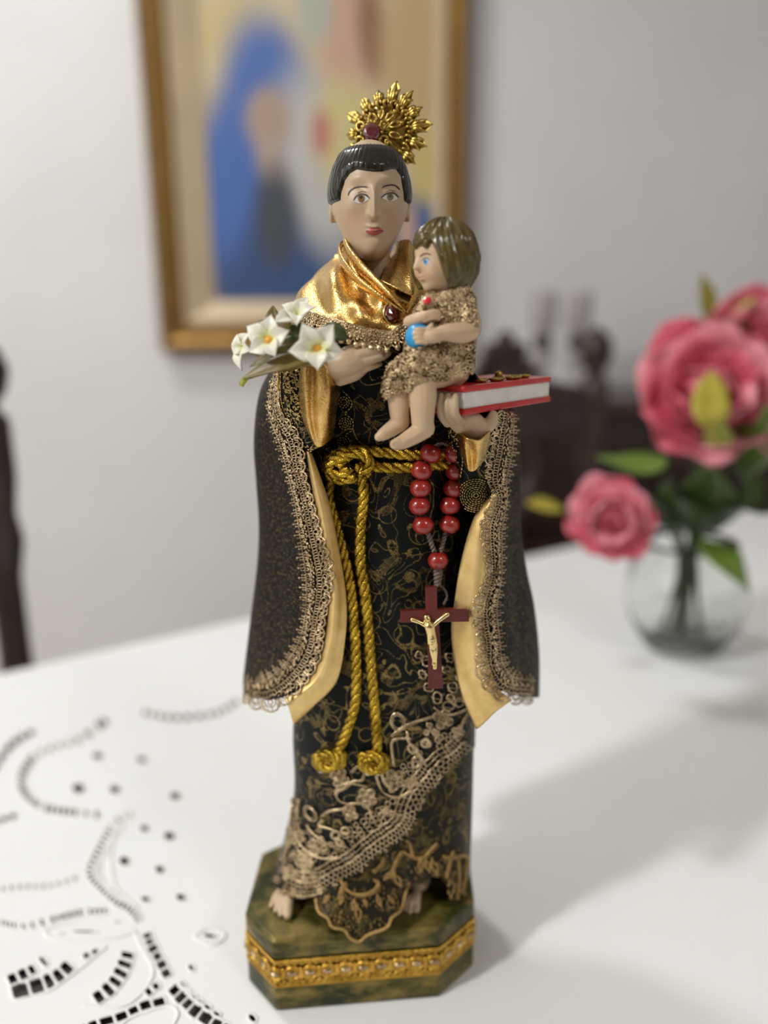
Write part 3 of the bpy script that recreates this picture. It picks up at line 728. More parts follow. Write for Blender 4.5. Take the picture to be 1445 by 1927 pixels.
# --- robes
def rings(tab, n=144, nr=200, expo=2.2, fold=0.0, k=1.0):
    t_ = np.array(tab, float); xc = (t_[:, 1] + t_[:, 2]) / 2
    rows = []
    for py, xl, xr, yf, yb in tab:
        a, b_ = P(xl, py, 0), P(xr, py, 0); rows.append([(a[0] + b_[0]) / 2, (b_[0] - a[0]) / 2 * k, (yf + yb) / 2, (yb - yf) / 2 * k, (a[2] + b_[2]) / 2])
    r = catmull(np.array(rows), nr); th = np.arange(n) / n * 2 * math.pi
    ct, s_ = np.cos(th), np.sin(th); sup = lambda v: np.sign(v) * np.abs(v) ** (2 / expo)
    fl = 1 + fold * np.sin(th * 9 + 1.3)[None] * sstep(.3, 1, np.linspace(0, 1, nr))[:, None]
    g = np.stack([r[:, 0:1] + r[:, 1:2] * sup(ct) * fl, r[:, 2:3] + r[:, 3:4] * sup(s_) * fl, np.repeat(r[:, 4:5], n, 1)], -1)
    return g
ROBE = [(572, 590, 845, -.022, .021), (600, 585, 850, -.024, .021), (640, 565, 862, -.027, .025), (720, 575, 880, -.028, .027), (800, 585, 888, -.029, .028), (870, 588, 888, -.028, .028), (950, 588, 890, -.0285, .028),
        (1050, 582, 892, -.0295, .029), (1150, 574, 893, -.030, .029), (1250, 563, 893, -.0305, .029), (1360, 552, 893, -.031, .029), (1450, 555, 890, -.032, .029), (1500, 551, 889, -.0325, .029), (1560, 538, 886, -.033, .029),
        (1610, 524, 882, -.0335, .029), (1650, 511, 880, -.034, .029), (1672, 504, 878, -.0345, .029)]
gr_ = rings(ROBE, fold=.008)
hemx = [480, 512, 529, 564, 603, 639, 680, 719, 764, 786, 795, 817, 844, 890, 920]; hemy = [1660, 1672, 1684, 1697, 1688, 1664, 1643, 1611, 1578, 1550, 1515, 1486, 1453, 1412, 1395]
def cut(g, hx, hy, front_y=0.004):
    R, C = g.shape[:2]; q = proj(g.reshape(-1, 3)).reshape(R, C, 2)
    keep = (q[..., 1] <= np.interp(q[..., 0], hx, hy)) | (g[..., 1] > front_y)
    mb = MB(); idx = np.arange(R * C).reshape(R, C); c1 = np.roll(idx, -1, 1)
    kk = keep[:-1] & keep[1:] & np.roll(keep, -1, 1)[:-1] & np.roll(keep, -1, 1)[1:]
    f = np.stack([idx[:-1], c1[:-1], c1[1:], idx[1:]], -1)[kk]
    return mb.add(g.reshape(-1, 3), f.tolist())
def solid(o, th, off=-1):
    m_ = o.modifiers.new('thickness', 'SOLIDIFY'); m_.thickness = th; m_.offset = off; return o
def clean(mb):
    used = sorted({i for f in mb.F for i in f}); mp_ = {i: k for k, i in enumerate(used)}; v = mb.arr()[used]
    return MB().add(v, [[mp_[i] for i in f] for f in mb.F])
robe = clean(cut(gr_, hemx, hemy)); robe.build('robe', M['brocade'], saint)
UNDER = [(1350, 566, 891, -.028, .026), (1450, 566, 889, -.0285, .026), (1550, 560, 886, -.029, .026), (1620, 556, 883, -.030, .026), (1660, 550, 882, -.0312, .026), (1690, 548, 881, -.0325, .026), (1712, 546, 881, -.0335, .026)]
ux = [500, 575, 596, 600, 617, 640, 700, 740, 757, 764, 780, 804, 828, 838, 842, 850, 866, 874, 878, 890]; uy = [1690, 1700, 1716, 1730, 1745, 1745, 1745, 1726, 1700, 1672, 1658, 1653, 1652, 1668, 1690, 1704, 1705, 1685, 1660, 1640]
under = clean(cut(rings(UNDER, fold=.01), ux, uy)); under.build('under_robe', M['brocade2'], saint)
def patch(poly, yfun, step=6):
    poly = np.asarray(poly, float); n = len(poly); V = [Vector(p) for p in poly]; x0, y0 = poly.min(0); x1, y1 = poly.max(0)
    for x in np.arange(x0 + step / 2, x1, step):
        for y in np.arange(y0 + step / 2, y1, step): V.append(Vector((x, y)))
    r = delaunay_2d_cdt(V, [], [list(range(n))], 1, 1e-5)
    return MB().add([P(v.x, v.y, yfun(v.x, v.y)) for v in r[0]], [f for f in r[2]])
tong_out = [(592, 1640), (594, 1691), (600, 1716), (617, 1728), (625, 1744), (648, 1750), (659, 1765), (676, 1772), (693, 1759), (728, 1745), (737, 1727), (754, 1713), (760, 1695), (768, 1660), (740, 1610), (660, 1620)]
tyf = lambda x, y: -.029 - .0125 * (max(0, y - 1630) / 142) ** .8 + .0007 * math.cos((x - 675) / 20) * float(sstep(1660, 1740, y)) + .0055 * ((x - 675) / 80) ** 2 * (1 - float(sstep(1685, 1760, y)))
tong = patch(catmull(tong_out, 80, True), tyf); solid(tong.build('hem_tongue', M['brocade2'], saint), .0006, 1)
# embroidery of the under robe hem
def allbvh(*mbs):
    o = MB()
    for m_ in mbs: o.add(m_.arr(), m_.F)
    return o.bvh()
ub = allbvh(tong, under)
em = Lace(ub, .0005)
em.tube(np.array([P(x, y, tyf(x, y) - .0007) for x, y in resample(tong_out[1:14], 2.5)]), 3.4 * S(-.036, 1700), 6)
em.line([(768, 1662), (785, 1657), (806, 1652), (826, 1651), (836, 1664), (842, 1690), (850, 1702), (865, 1703), (872, 1690), (876, 1668)], 3.2)
for c_ in ([(640, 1655), (655, 1675), (676, 1682), (700, 1676), (712, 1660), (702, 1655)], [(637, 1690), (645, 1668), (652, 1660)], [(676, 1735), (674, 1700)], [(664, 1712), (668, 1690)], [(690, 1705), (686, 1690)], [(716, 1705), (710, 1682)],
           [(640, 1702), (646, 1684)], [(735, 1650), (742, 1625), (755, 1600)], [(722, 1655), (737, 1640)], [(755, 1668), (742, 1640)], [(757, 1600), (775, 1610), (795, 1612), (812, 1595), (822, 1585)], [(776, 1612), (770, 1585), (762, 1580)],
           [(808, 1640), (800, 1612)], [(790, 1640), (792, 1614)], [(822, 1645), (812, 1612)], [(832, 1610), (848, 1612), (868, 1608), (880, 1612)], [(838, 1650), (846, 1615), (852, 1600)], [(858, 1690), (862, 1650), (860, 1615)], [(868, 1680), (874, 1640), (876, 1615)], [(846, 1690), (850, 1650)],
           [(700, 1640), (716, 1625), (722, 1610)], [(610, 1700), (620, 1684)], [(740, 1700), (730, 1684)]):
    if len(c_) == 2:
        (xa, ya), (xb, yb_) = c_; dx, dy = xb - xa, yb_ - ya
        for o_, k_ in ((.16, 1), (-.14, .8)): em.line([(xa + o_ * 8, ya), (xa + dx * .5 + dy * o_, ya + dy * .5 - dx * o_), (xb, ya + dy * k_)], 2.5)
    else: em.line(c_, 3.2); em.line([(x_ + 3, y_ + 4) for x_, y_ in c_], 1.6)
for _ in range(150):
    x, y = random.uniform(600, 755), random.uniform(1668, 1752); l = random.uniform(3, 6); em.line([(x, y), (x + random.uniform(-1, 1), y + l)], 1.1, smooth=False, step=2)
for _ in range(110):
    x, y = random.uniform(765, 878), random.uniform(1612, 1690); l = random.uniform(3, 6); em.line([(x, y), (x + random.uniform(-1, 1), y + l)], 1.1, smooth=False, step=2)
em.build('hem_embroidery', M['embro'], saint, kind='stuff')
# feet
def PR(px, py, y, r): return (P(px, py, y), r * S(y, py))
for toes, ank in (([(511, 1704, 6, 26), (519, 1713, 6.2, 30), (528, 1720, 6.6, 34), (541, 1722, 9.5, 36)], (548, 1668)), ([(763, 1712, 5.5, 24), (771, 1716, 5.8, 28), (783, 1711, 9, 34)], (784, 1655))):
    f = MB()
    for x, y, r, l in toes:
        q0 = G(x, y, BT + r * .00024); q1 = G(x * .6 + ank[0] * .4, y - l, BT + .0045)
        f.chain([(q1, r * .00027), ((q0 + q1) / 2 + np.array([0, 0, .0013]), r * .00025), (q0 * .85 + q1 * .15, r * .00023), (q0, r * .00021)], 10)
    f.ball(G(ank[0], ank[1] - 4, BT + .005), (.007, .009, .005), 2)
    fuse(f, .00038, 1).build('foot', M['skin'], saint)

# --- cape
EL = [(575, 640), (548, 692), (542, 760), (573, 832), (592, 900), (606, 965), (620, 1045), (632, 1108), (622, 1205), (602, 1268), (545, 1305)]
SL = [(548, 605), (512, 690), (488, 745), (478, 830), (482, 905), (487, 985), (484, 1060), (473, 1150), (463, 1230), (458, 1275), (459, 1300)]
ER = [(866, 668), (925, 745), (932, 785), (912, 845), (910, 895), (922, 935), (905, 990), (902, 1083), (890, 1150), (897, 1225), (908, 1290)]
SR = [(876, 704), (944, 748), (970, 785), (977, 845), (978, 895), (976, 940), (978, 1000), (988, 1070), (1003, 1140), (1012, 1225), (1012, 1300)]
ctrl = []
for k in range(11):
    f = k / 10; a, b_ = np.array(SL[k], float), np.array(EL[k], float); c_, d_ = np.array(ER[k], float), np.array(SR[k], float)
    ye, ys = -.031 - .004 * f, .010
    hem = 14 if k == 10 else (5 if k == 9 else 0)
    row = []
    for t_, yy, hh in ((1, ye, 0), (.72, ye + .0045, .6), (.36, ye + .019, 1), (0, ys, 0)):
        q = a + (b_ - a) * t_; row.append(P(q[0], q[1] + hem * hh, yy))
    zl = row[-1]; row.append(np.array([zl[0] * .72 + SX * .28, .034, zl[2]]))
    r2 = []
    for t_, yy, hh in ((0, ye, 0), (.35, ye + .0045, .5), (.68, ye + .018, 1), (1, ys, .6)):
        q = c_ + (d_ - c_) * t_; r2.append(P(q[0], q[1] + hem * hh, yy))
    zr = r2[-1]; cb = np.array([(zl[0] + zr[0]) / 2, .043, (zl[2] + zr[2]) / 2])
    ctrl.append(row + [cb, np.array([zr[0] * .72 + SX * .28, .034, zr[2]])] + r2[::-1])
cg = surf(ctrl, 110, 120); cape = MB().grid(cg); cape_o = cape.build('cape', M['glitter'], saint); solid(cape_o, .0008)
IL = [(586, 850), (604, 900), (622, 955), (640, 1045), (652, 1130), (650, 1200), (634, 1280), (590, 1328), (553, 1362)]
OL = [(575, 850), (583, 900), (594, 965), (606, 1045), (617, 1110), (610, 1205), (590, 1266), (560, 1296), (535, 1312)]
IR = [(928, 930), (902, 960), (885, 1000), (868, 1066), (858, 1127), (851, 1179), (856, 1237), (871, 1305), (899, 1369)]
OR_ = [(934, 930), (928, 965), (922, 1000), (925, 1066), (915, 1127), (908, 1179), (915, 1237), (935, 1292), (962, 1316)]
def lining(O, I, sg):
    ct = []
    for k in range(9):
        o_, i_ = np.array(O[k], float), np.array(I[k], float); f = k / 8; y0 = -.0318 - .0035 * f
        tipf = sstep(.78, 1, f)
        ct.append([P(*o_, y0 + .0012), P(*(o_ * .66 + i_ * .34), y0 - .0020), P(*(o_ * .3 + i_ * .7), y0 - .0012), P(*i_, y0 + .0012), P(*(i_ - np.array([sg * 6.0 * (1 - tipf), 0])), y0 + .0045 - .003 * tipf)])
    g = surf(ct, 90, 36); v = np.linspace(0, 1, 90)[:, None]; u = np.linspace(0, 1, 36)[None]
    g[..., 1] += .0007 * np.sin(u * 9 + v * 5) * sstep(.1, .5, v)
    return MB().grid(g)
linL = lining(OL, IL, 1); linR = lining(OR_, IR, -1)
for l_ in (linL, linR): solid(l_.build('cape_lining', M['lining'], saint), .0005, 1)
# sleeves and cuffs
def gsurf(rows, nr=60, nc=60): return MB().grid(surf([[P(*q) for q in r] for r in rows], nr, nc))
slvL = gsurf([[(524, 688, -.026), (540, 684, -.033), (575, 684, -.036), (600, 690, -.036)], [(526, 757, -.027), (545, 750, -.034), (570, 745, -.036), (596, 740, -.034)], [(545, 796, -.028), (560, 795, -.034), (580, 790, -.035), (605, 780, -.033)], [(572, 852, -.029), (585, 850, -.033), (595, 845, -.033), (612, 838, -.031)]])
solid(slvL.build('sleeve', M['brocade'], saint), .0006, 1)
cuffL = gsurf([[(566, 688, -.038), (576, 682, -.043), (588, 682, -.0425), (600, 682, -.045), (620, 692, -.0445), (637, 722, -.037)],
               [(562, 722, -.037), (574, 728, -.0435), (588, 730, -.0425), (603, 732, -.0455), (622, 738, -.045), (638, 732, -.036)],
               [(565, 776, -.036), (577, 776, -.0415), (588, 778, -.0408), (603, 778, -.044), (620, 775, -.0425), (634, 765, -.035)],
               [(578, 812, -.035), (585, 815, -.0385), (594, 818, -.0375), (606, 818, -.040), (618, 814, -.0385), (630, 806, -.034)],
               [(590, 838, -.034), (594, 840, -.035), (599, 842, -.035), (607, 840, -.0355), (617, 832, -.0345), (627, 822, -.033)]])
solid(cuffL.build('cuff', M['lame'], saint), .0006, 1)
slvR = gsurf([[(838, 790, -.028), (870, 805, -.034), (905, 808, -.035), (938, 785, -.030)], [(848, 840, -.029), (875, 850, -.034), (905, 850, -.034), (935, 840, -.030)], [(860, 890, -.029), (880, 900, -.0335), (905, 900, -.0335), (928, 890, -.030)], [(866, 945, -.0285), (880, 960, -.032), (900, 962, -.032), (922, 940, -.029)]])
solid(slvR.build('sleeve', M['brocade'], saint), .0006, 1)
cuffR = gsurf([[(858, 812, -.037), (872, 822, -.044), (886, 828, -.046), (904, 828, -.045), (924, 810, -.038)], [(866, 845, -.036), (876, 850, -.042), (888, 855, -.040), (902, 850, -.043), (919, 838, -.036)], [(874, 876, -.034), (880, 884, -.038), (888, 888, -.037), (898, 882, -.038), (910, 868, -.034)]])
solid(cuffR.build('cuff', M['lame'], saint), .0006, 1)
FRONT = [robe, slvL, slvR, cuffL, cuffR, linL, linR]
fb = allbvh(*FRONT)
# bead work on the sleeves
bw = Lace(allbvh(robe, slvL, slvR), .0005)
for path, r in (([(530, 700), (532, 757), (549, 795), (576, 850)], 1.7), ([(645, 735), (660, 750), (662, 765), (648, 778)], 1.6), ([(648, 778), (664, 790), (664, 808), (650, 818)], 1.6), ([(650, 818), (660, 830), (655, 845), (640, 850)], 1.6), ([(598, 848), (606, 860), (604, 880)], 2.0), ([(612, 842), (622, 850), (616, 872)], 1.8),
                ([(858, 805), (866, 830), (872, 865), (868, 900)], 1.8), ([(922, 818), (914, 850), (898, 885)], 1.8)):
    q = resample(path, 7)
    for i in range(len(q) - 1): bw.line([q[i], q[i] * .2 + q[i + 1] * .8], r, smooth=False, step=2.5)
for cx, cy, R in ((648, 757, 10), (650, 797, 11), (645, 832, 9), (895, 932, 31), (608, 895, 8), (602, 872, 6)):
    rr = R
    while rr > 2.5:
        n = max(5, int(rr * 1.15)); a0 = random.random()
        for i in range(n):
            a1 = (i + a0) / n * 2 * math.pi; a2 = a1 + 2 * math.pi / n * .72
            bw.line([(cx + rr * math.cos(a1), cy + rr * math.sin(a1)), (cx + rr * math.cos(a2), cy + rr * math.sin(a2))], 1.35, smooth=False, step=3)
        rr -= 3.8
for _ in range(260):
    x = random.uniform(534, 566); y = random.uniform(692, 800)
    if x < 528 + max(0, (y - 757)) * .5 + 4: continue
    a = random.uniform(0, 6.28); bw.line([(x, y), (x + 5 * math.cos(a), y + 5 * math.sin(a))], 1.3, smooth=False, step=2.5)
for _ in range(120):
    x = random.uniform(566, 618); y = random.uniform(835, 905); a = random.uniform(0, 6.28)
    bw.line([(x, y), (x + 5 * math.cos(a), y + 5 * math.sin(a))], 1.2, smooth=False, step=2.5)
for _ in range(70):
    x = random.uniform(842, 862); y = random.uniform(800, 870); a = random.uniform(0, 6.28)
    bw.line([(x, y), (x + 5 * math.cos(a), y + 5 * math.sin(a))], 1.2, smooth=False, step=2.5)
bw.build('sleeve_beading', M['bugle'], saint, kind='stuff')
el = Lace(allbvh(slvL), .0006); el.line([(527, 696), (528, 757), (546, 796), (572, 845)], 2.2); el.build('sleeve_piping', M['lame'], saint)

# --- lace borders of the cape
def border(lc, curve, hw, side, step=21):
    n0 = len(curve); cu = np.hstack([np.array(curve, float), np.array(hw, float)[:, None]])
    d = resample(cu, 1.0); xy = d[:, :2]; W = d[:, 2]; t_ = np.gradient(xy, axis=0); t_ /= np.linalg.norm(t_, axis=1, keepdims=True); nn = np.stack([-t_[:, 1], t_[:, 0]], -1) * side
    N_ = len(d)
    def q(s_, v): 
        i = int(np.clip(round(s_), 0, N_ - 1)); return xy[i] + nn[i] * v * W[i]
    for v, r, am in ((.30, 1.5, .05), (.02, 1.4, .05), (-.62, 1.2, .05)):
        lc.line([q(s_, v + am * math.sin(s_ * .6)) for s_ in np.arange(0, N_, 3.0)], r, smooth=False)
    s_ = step / 2
    while s_ < N_:
        j = lambda a=1.2: random.uniform(-a, a); w_ = W[int(min(s_, N_ - 1))]
        a = np.linspace(0, math.pi, 9)
        arc = [q(s_ + step * .55 * math.cos(x), .42 + .55 * math.sin(x)) for x in a]
        lc.line(arc, 2.0, step=3); 
        for x in arc[1:-1]: lc.dot(x[0] + j(.6), x[1] + j(.6), 2.5)
        lc.line([q(s_ + step * .34 * math.cos(x), .42 + .32 * math.sin(x)) for x in a], 1.4)
        c_ = q(s_, .50); lc.ring(c_[0], c_[1], min(4.5, w_ * .16), 1.4, 8)
        for dx in (-.3, 0, .3): lc.line([q(s_ + dx * step, .58), q(s_ + dx * step * 1.5, .88)], 1.1, smooth=False)
        for dx in (-.36, -.12, .12, .36): lc.line([q(s_ + dx * step, .0), q(s_ + dx * step, .30)], 1.2, smooth=False)
        for dx in (-.27, .23):                                   # rosettes of knots
            c_ = q(s_ + dx * step, -.26 + j(.04)); rr = min(4.6, w_ * .2); lc.dot(c_[0], c_[1], 3.5, .0010)
            for k in range(6):
                a1 = k / 6 * 6.283 + j(); lc.dot(c_[0] + rr * math.cos(a1), c_[1] + rr * math.sin(a1), 2.5)
        for dx in (-.36, -.12, .12, .36): lc.line([q(s_ + dx * step, -.40), q(s_ + dx * step * .9, -.64)], 1.1, smooth=False)
        for dx, vv in ((-.25, -.82), (.02, -1.0), (.28, -.82)):
            lc.line([q(s_ + dx * step, -.6), q(s_ + dx * step + j(), vv)], 1.2, smooth=False); c_ = q(s_ + dx * step, vv); lc.dot(c_[0], c_[1], 2.2)
        for _ in range(7):
            c_ = q(s_ + random.uniform(-.5, .5) * step, random.uniform(-.55, .9)); lc.dot(c_[0], c_[1], random.uniform(1.3, 2.2))
        s_ += step
def strip(curve, up, down, yb, fwd=0.0):                                     # helper surface that carries hanging lace
    q, t_, n_ = frames(curve, 6); 
    sg = np.sign(n_[:, 1:2]); n_ = n_ * np.where(sg == 0, 1, sg)
    return MB().grid(np.stack([np.array([P(*(a + b_ * v), yb(a[0]) + .0012 * abs(v) / 30 - fwd * max(v, 0) / 30) for a, b_ in zip(q, n_)]) for v in np.linspace(-up, down, 8)], 0))
cl_curve = [(527, 690), (517, 770), (545, 830), (558, 893), (572, 948), (582, 998), (598, 1090), (590, 1168), (577, 1227), (545, 1275), (505, 1302), (464, 1297)]
hangL = strip([(459, 1296), (500, 1312), (545, 1302)], 2, 36, lambda x: np.interp(x, [459, 478, 500, 545], [.004, -.008, -.022, -.034]))
lc = Lace(allbvh(cape, linL, hangL), .0007); border(lc, cl_curve, [8, 14, 26, 20, 22, 26, 32, 24, 32, 35, 38, 26], -1); lc.build('cape_lace', M['lace'], saint, kind='stuff')
cr_curve = [(952, 775), (943, 843), (933, 900), (941, 942), (927, 994), (929, 1083), (915, 1145), (922, 1210), (925, 1255), (952, 1290), (1004, 1298)]
hangR = strip([(908, 1288), (955, 1305), (1012, 1306)], 2, 34, lambda x: np.interp(x, [908, 955, 985, 1012], [-.034, -.022, -.006, .008]))
lc = Lace(allbvh(cape, linR, hangR), .0007); border(lc, cr_curve, [19, 30, 27, 16, 24, 19, 28, 26, 32, 32, 28], 1); lc.build('cape_lace', M['lace'], saint, kind='stuff')

# --- guipure lace on the robe
gl = Lace(allbvh(robe), .0006)
hem_c = [(893, 1416), (868, 1440), (844, 1456), (817, 1488), (796, 1518), (788, 1550), (764, 1580), (719, 1612), (680, 1644), (639, 1666), (603, 1686), (566, 1690), (532, 1678)]
q_, t_, n_ = frames(hem_c, 1.0); n_ = n_ * -1 if n_[200, 1] > 0 else n_
NQ = len(q_)
def hq(s_, v):
    i = int(np.clip(round(s_), 0, NQ - 1)); return q_[i] + n_[i] * v
for s_ in np.arange(0, NQ, 9.0):                                     # edge scallops and net
    a = np.linspace(0, math.pi, 5)
    gl.line([hq(s_ + 4.5 * math.cos(x), 6 - 5 * math.sin(x)) for x in a], 1.8); gl.dot(*hq(s_, 4), 2.4)
    for r_ in range(3):
        gl.line([hq(s_ + (4.5 if r_ % 2 else 0) + 4.8 * math.cos(x), 8 + r_ * 8 + 7 * math.sin(x)) for x in a], 1.35)
for v, r in ((7, 1.5), (31, 1.7), (40, 1.0), (49, 1.7)):
    gl.line([hq(s_, v + .8 * math.sin(s_ * .25)) for s_ in np.arange(0, NQ, 4.0)], r, smooth=False)
for s_ in np.arange(0, NQ, 7.0):
    if random.random() < .18: continue
    gl.line([hq(s_, 31), hq(s_ + 1.5, 49)], 1.05, smooth=False)
for s_ in np.arange(6, NQ, 11.0):
    lo = 96 if s_ > NQ * .72 else 78
    for v in np.arange(56, lo, 10.5):
        if random.random() < .66: gl.ring(*hq(s_ + random.uniform(-2, 2), v + random.uniform(-2, 2)), random.uniform(4.0, 5.8), 1.45, 7)
def flower(cx, cy, r, n=4, a0=.4, rr=.62):
    for k in range(n):
        a = a0 + k / n * 6.283; gl.ring(cx + r * .75 * math.cos(a), cy + r * .75 * math.sin(a), r * rr * .72, 2.0, 9); gl.ring(cx + r * .75 * math.cos(a), cy + r * .75 * math.sin(a), r * rr * .34, 1.4, 6)
    gl.dot(cx, cy, 3.2)
def loop(cx, cy, rx, ry, rot): gl.line(ellipse(cx, cy, rx, ry, 12, rot), 2.3, closed=True); gl.line(ellipse(cx, cy, rx * .72, ry * .72, 12, rot), 1.2, closed=True)
loop(748, 1357, 13, 17, -.3); loop(783, 1432, 8, 12, .5); loop(775, 1408, 7, 10, -.7); loop(800, 1398, 9, 7, .2); loop(586, 1530, 9, 16, -.6); loop(632, 1570, 8, 8, 0); loop(650, 1562, 8, 7, 0); loop(640, 1585, 6, 7, 0)
for x, y, r in ((845, 1236, 9), (866, 1252, 8), (801, 1243, 9), (794, 1268, 8), (806, 1292, 9), (822, 1312, 10), (850, 1292, 10), (864, 1272, 9), (874, 1300, 8), (842, 1328, 10), (862, 1320, 9), (838, 1258, 7), (846, 1312, 7), (788, 1232, 7)): 
    gl.line(ellipse(x, y, r, r * .8, 9, random.random() * 3) + RNG.normal(0, .9, (9, 2)), 1.9, closed=True)
    for k in range(6): a = k + random.random(); gl.dot(x + r * 1.05 * math.cos(a), y + r * math.sin(a), random.uniform(1.6, 2.6))
    gl.line([(x - r, y), (x + random.uniform(-3, 3), y + random.uniform(-3, 3)), (x + r, y + 3)], 1.1)
flower(832, 1352, 16); flower(808, 1372, 11, 3); flower(742, 1466, 17, 5); flower(716, 1440, 12, 3); flower(640, 1462, 15, 4); flower(690, 1500, 16, 5); flower(600, 1590, 15, 4); flower(575, 1620, 14, 5); flower(545, 1640, 12, 4); flower(560, 1575, 11, 4); flower(660, 1530, 12, 4); flower(775, 1470, 10, 4); flower(860, 1375, 10, 4)
for c_ in ([(734, 1385), (742, 1378), (770, 1360), (800, 1350), (816, 1345)], [(765, 1375), (768, 1395), (790, 1420), (800, 1440)], [(740, 1440), (735, 1400), (745, 1388), (772, 1388)], [(712, 1440), (708, 1462), (722, 1490), (748, 1498), (775, 1485)], [(716, 1448), (722, 1470), (738, 1488)],
           [(660, 1452), (672, 1440), (684, 1450), (680, 1466), (664, 1468), (650, 1480), (632, 1490), (640, 1506), (660, 1512)], [(632, 1495), (636, 1480), (655, 1472), (690, 1478)], [(606, 1535), (620, 1524), (645, 1520), (662, 1510), (690, 1515), (700, 1540)], [(608, 1540), (600, 1552), (615, 1556), (632, 1562)],
           [(578, 1552), (596, 1572), (625, 1590), (650, 1600)], [(560, 1530), (556, 1560), (568, 1590), (600, 1612), (640, 1612)], [(552, 1500), (549, 1540), (545, 1580), (532, 1620)], [(562, 1505), (560, 1540), (566, 1570)], [(880, 1335), (870, 1352), (862, 1370)], [(815, 1330), (830, 1340), (850, 1342), (880, 1330)]):
    gl.line(c_, 2.4); gl.line([np.array(p) + (2.8, 2.2) for p in c_], 1.4)
for _ in range(110):
    x = random.uniform(515, 610); y = random.uniform(1500, 1685)
    if x < np.interp(y, [1500, 1560, 1680], [545, 535, 508]) or (y < 1560 and x > 566): continue
    gl.ring(x, y, random.uniform(3, 5.5), 1.4, 7)
gl.build('robe_lace', M['lace'], saint, kind='stuff')

# --- shoulder cape
CAP = [[(672, 452, .014), (655, 452, .002), (668, 490, -.010), (690, 512, -.016), (716, 528, -.020), (740, 535, -.020), (758, 505, -.013), (776, 462, .0), (760, 455, .014)],
       [(650, 480, .02), (628, 485, .003), (648, 520, -.016), (682, 545, -.023), (716, 560, -.026), (748, 560, -.026), (790, 530, -.018), (815, 500, 0), (790, 480, .02)],
       [(610, 520, .024), (590, 522, .004), (622, 555, -.021), (670, 575, -.029), (712, 588, -.031), (755, 585, -.030), (810, 560, -.021), (848, 535, 0), (820, 520, .024)],
       [(580, 560, .026), (558, 565, .004), (600, 590, -.024), (655, 605, -.032), (708, 618, -.034), (760, 605, -.032), (818, 585, -.023), (862, 570, 0), (835, 560, .026)],
       [(575, 600, .027), (548, 605, .004), (592, 608, -.026), (645, 622, -.034), (706, 636, -.035), (752, 632, -.034), (815, 600, -.024), (866, 595, 0), (840, 590, .027)]]
g = surf([[P(*q) for q in r] for r in CAP], 90, 130)
v = np.linspace(0, 1, 90)[:, None]; u = np.linspace(0, 1, 130)[None]
nf = np.cross(np.gradient(g, axis=1), np.gradient(g, axis=0)); nf /= np.linalg.norm(nf, axis=2, keepdims=True); nf = np.where((nf[..., 1:2] > 0) & (g[..., 1:2] < .003), -nf, nf)
fold = (.0012 * np.sin(u * 20 + v * 7 + 1) + .0010 * np.sin(v * 14 - u * 16) + .0006 * np.sin(u * 47 - v * 9)) * sstep(0, .2, v) * sstep(.02, .2, u) * (1 - sstep(.75, .95, u))
g = g + nf * fold[..., None]
capl = MB().grid(g); solid(capl.build('shoulder_cape', M['lame'], saint), .0007, 1)
def roll(pts, rad, name, flat=.55):
    d = catmull(np.array([[*P(*p), r * S(p[2], p[1])] for p, r in zip(pts, rad)]), 60)
    mb = MB().tube(d[:, :3], d[:, 3], 20, flat=flat); return mb.build(name, M['lame'], saint)
roll([(662, 446, .008), (650, 446, -.002), (656, 472, -.012), (678, 503, -.021), (706, 531, -.027), (736, 560, -.0318), (765, 589, -.034)], [6, 9, 12, 15, 13, 9, 2], 'collar_fold', .5)
roll([(655, 455, .006), (640, 464, -.003), (646, 494, -.015), (676, 530, -.0255), (716, 560, -.031), (763, 590, -.0342)], [5, 7, 10, 10, 7, 2], 'collar_fold', .45)
cr2 = surf([[P(*q) for q in r] for r in ([(740, 462, .010), (746, 456, .003), (758, 451, -.001), (772, 453, -.004), (784, 480, -.006)], [(733, 480, .004), (742, 486, -.006), (758, 484, -.012), (774, 490, -.0135), (790, 508, -.012)], [(722, 512, -.012), (738, 516, -.0175), (758, 520, -.0205), (778, 525, -.021), (794, 540, -.019)], [(716, 526, -.020), (738, 538, -.0235), (762, 550, -.0255), (784, 560, -.0255), (800, 572, -.022)])], 40, 40)
cr2[..., 1] += .0009 * np.sin(np.linspace(0, 16, 40))[None, :] * np.sin(np.linspace(0, 3.0, 40))[:, None]
solid(MB().grid(cr2).build('collar_fold', M['lame'], saint), .0008, 1)
roll([(786, 480, -.006), (788, 520, -.018), (782, 560, -.026), (766, 590, -.033)], [5, 9, 9, 2], 'collar_fold', .4)
hemc = [(548, 608), (575, 607), (592, 610), (620, 618), (645, 626), (676, 635), (706, 641), (735, 644), (752, 637), (772, 622), (800, 604)]
hy_ = lambda x: np.interp(x, [548, 592, 645, 706, 752, 815], [.001, -.0295, -.0385, -.0395, -.0385, -.028])
hs = strip(hemc, 22, 34, hy_, .0080); fl = Lace(hs.bvh(), .0006)
q2, t2, n2 = frames(hemc, 1.0); n2 = n2 * np.sign(n2[:, 1:2])
def fq(s_, v): i = int(np.clip(round(s_), 0, len(q2) - 1)); return q2[i] + n2[i] * v
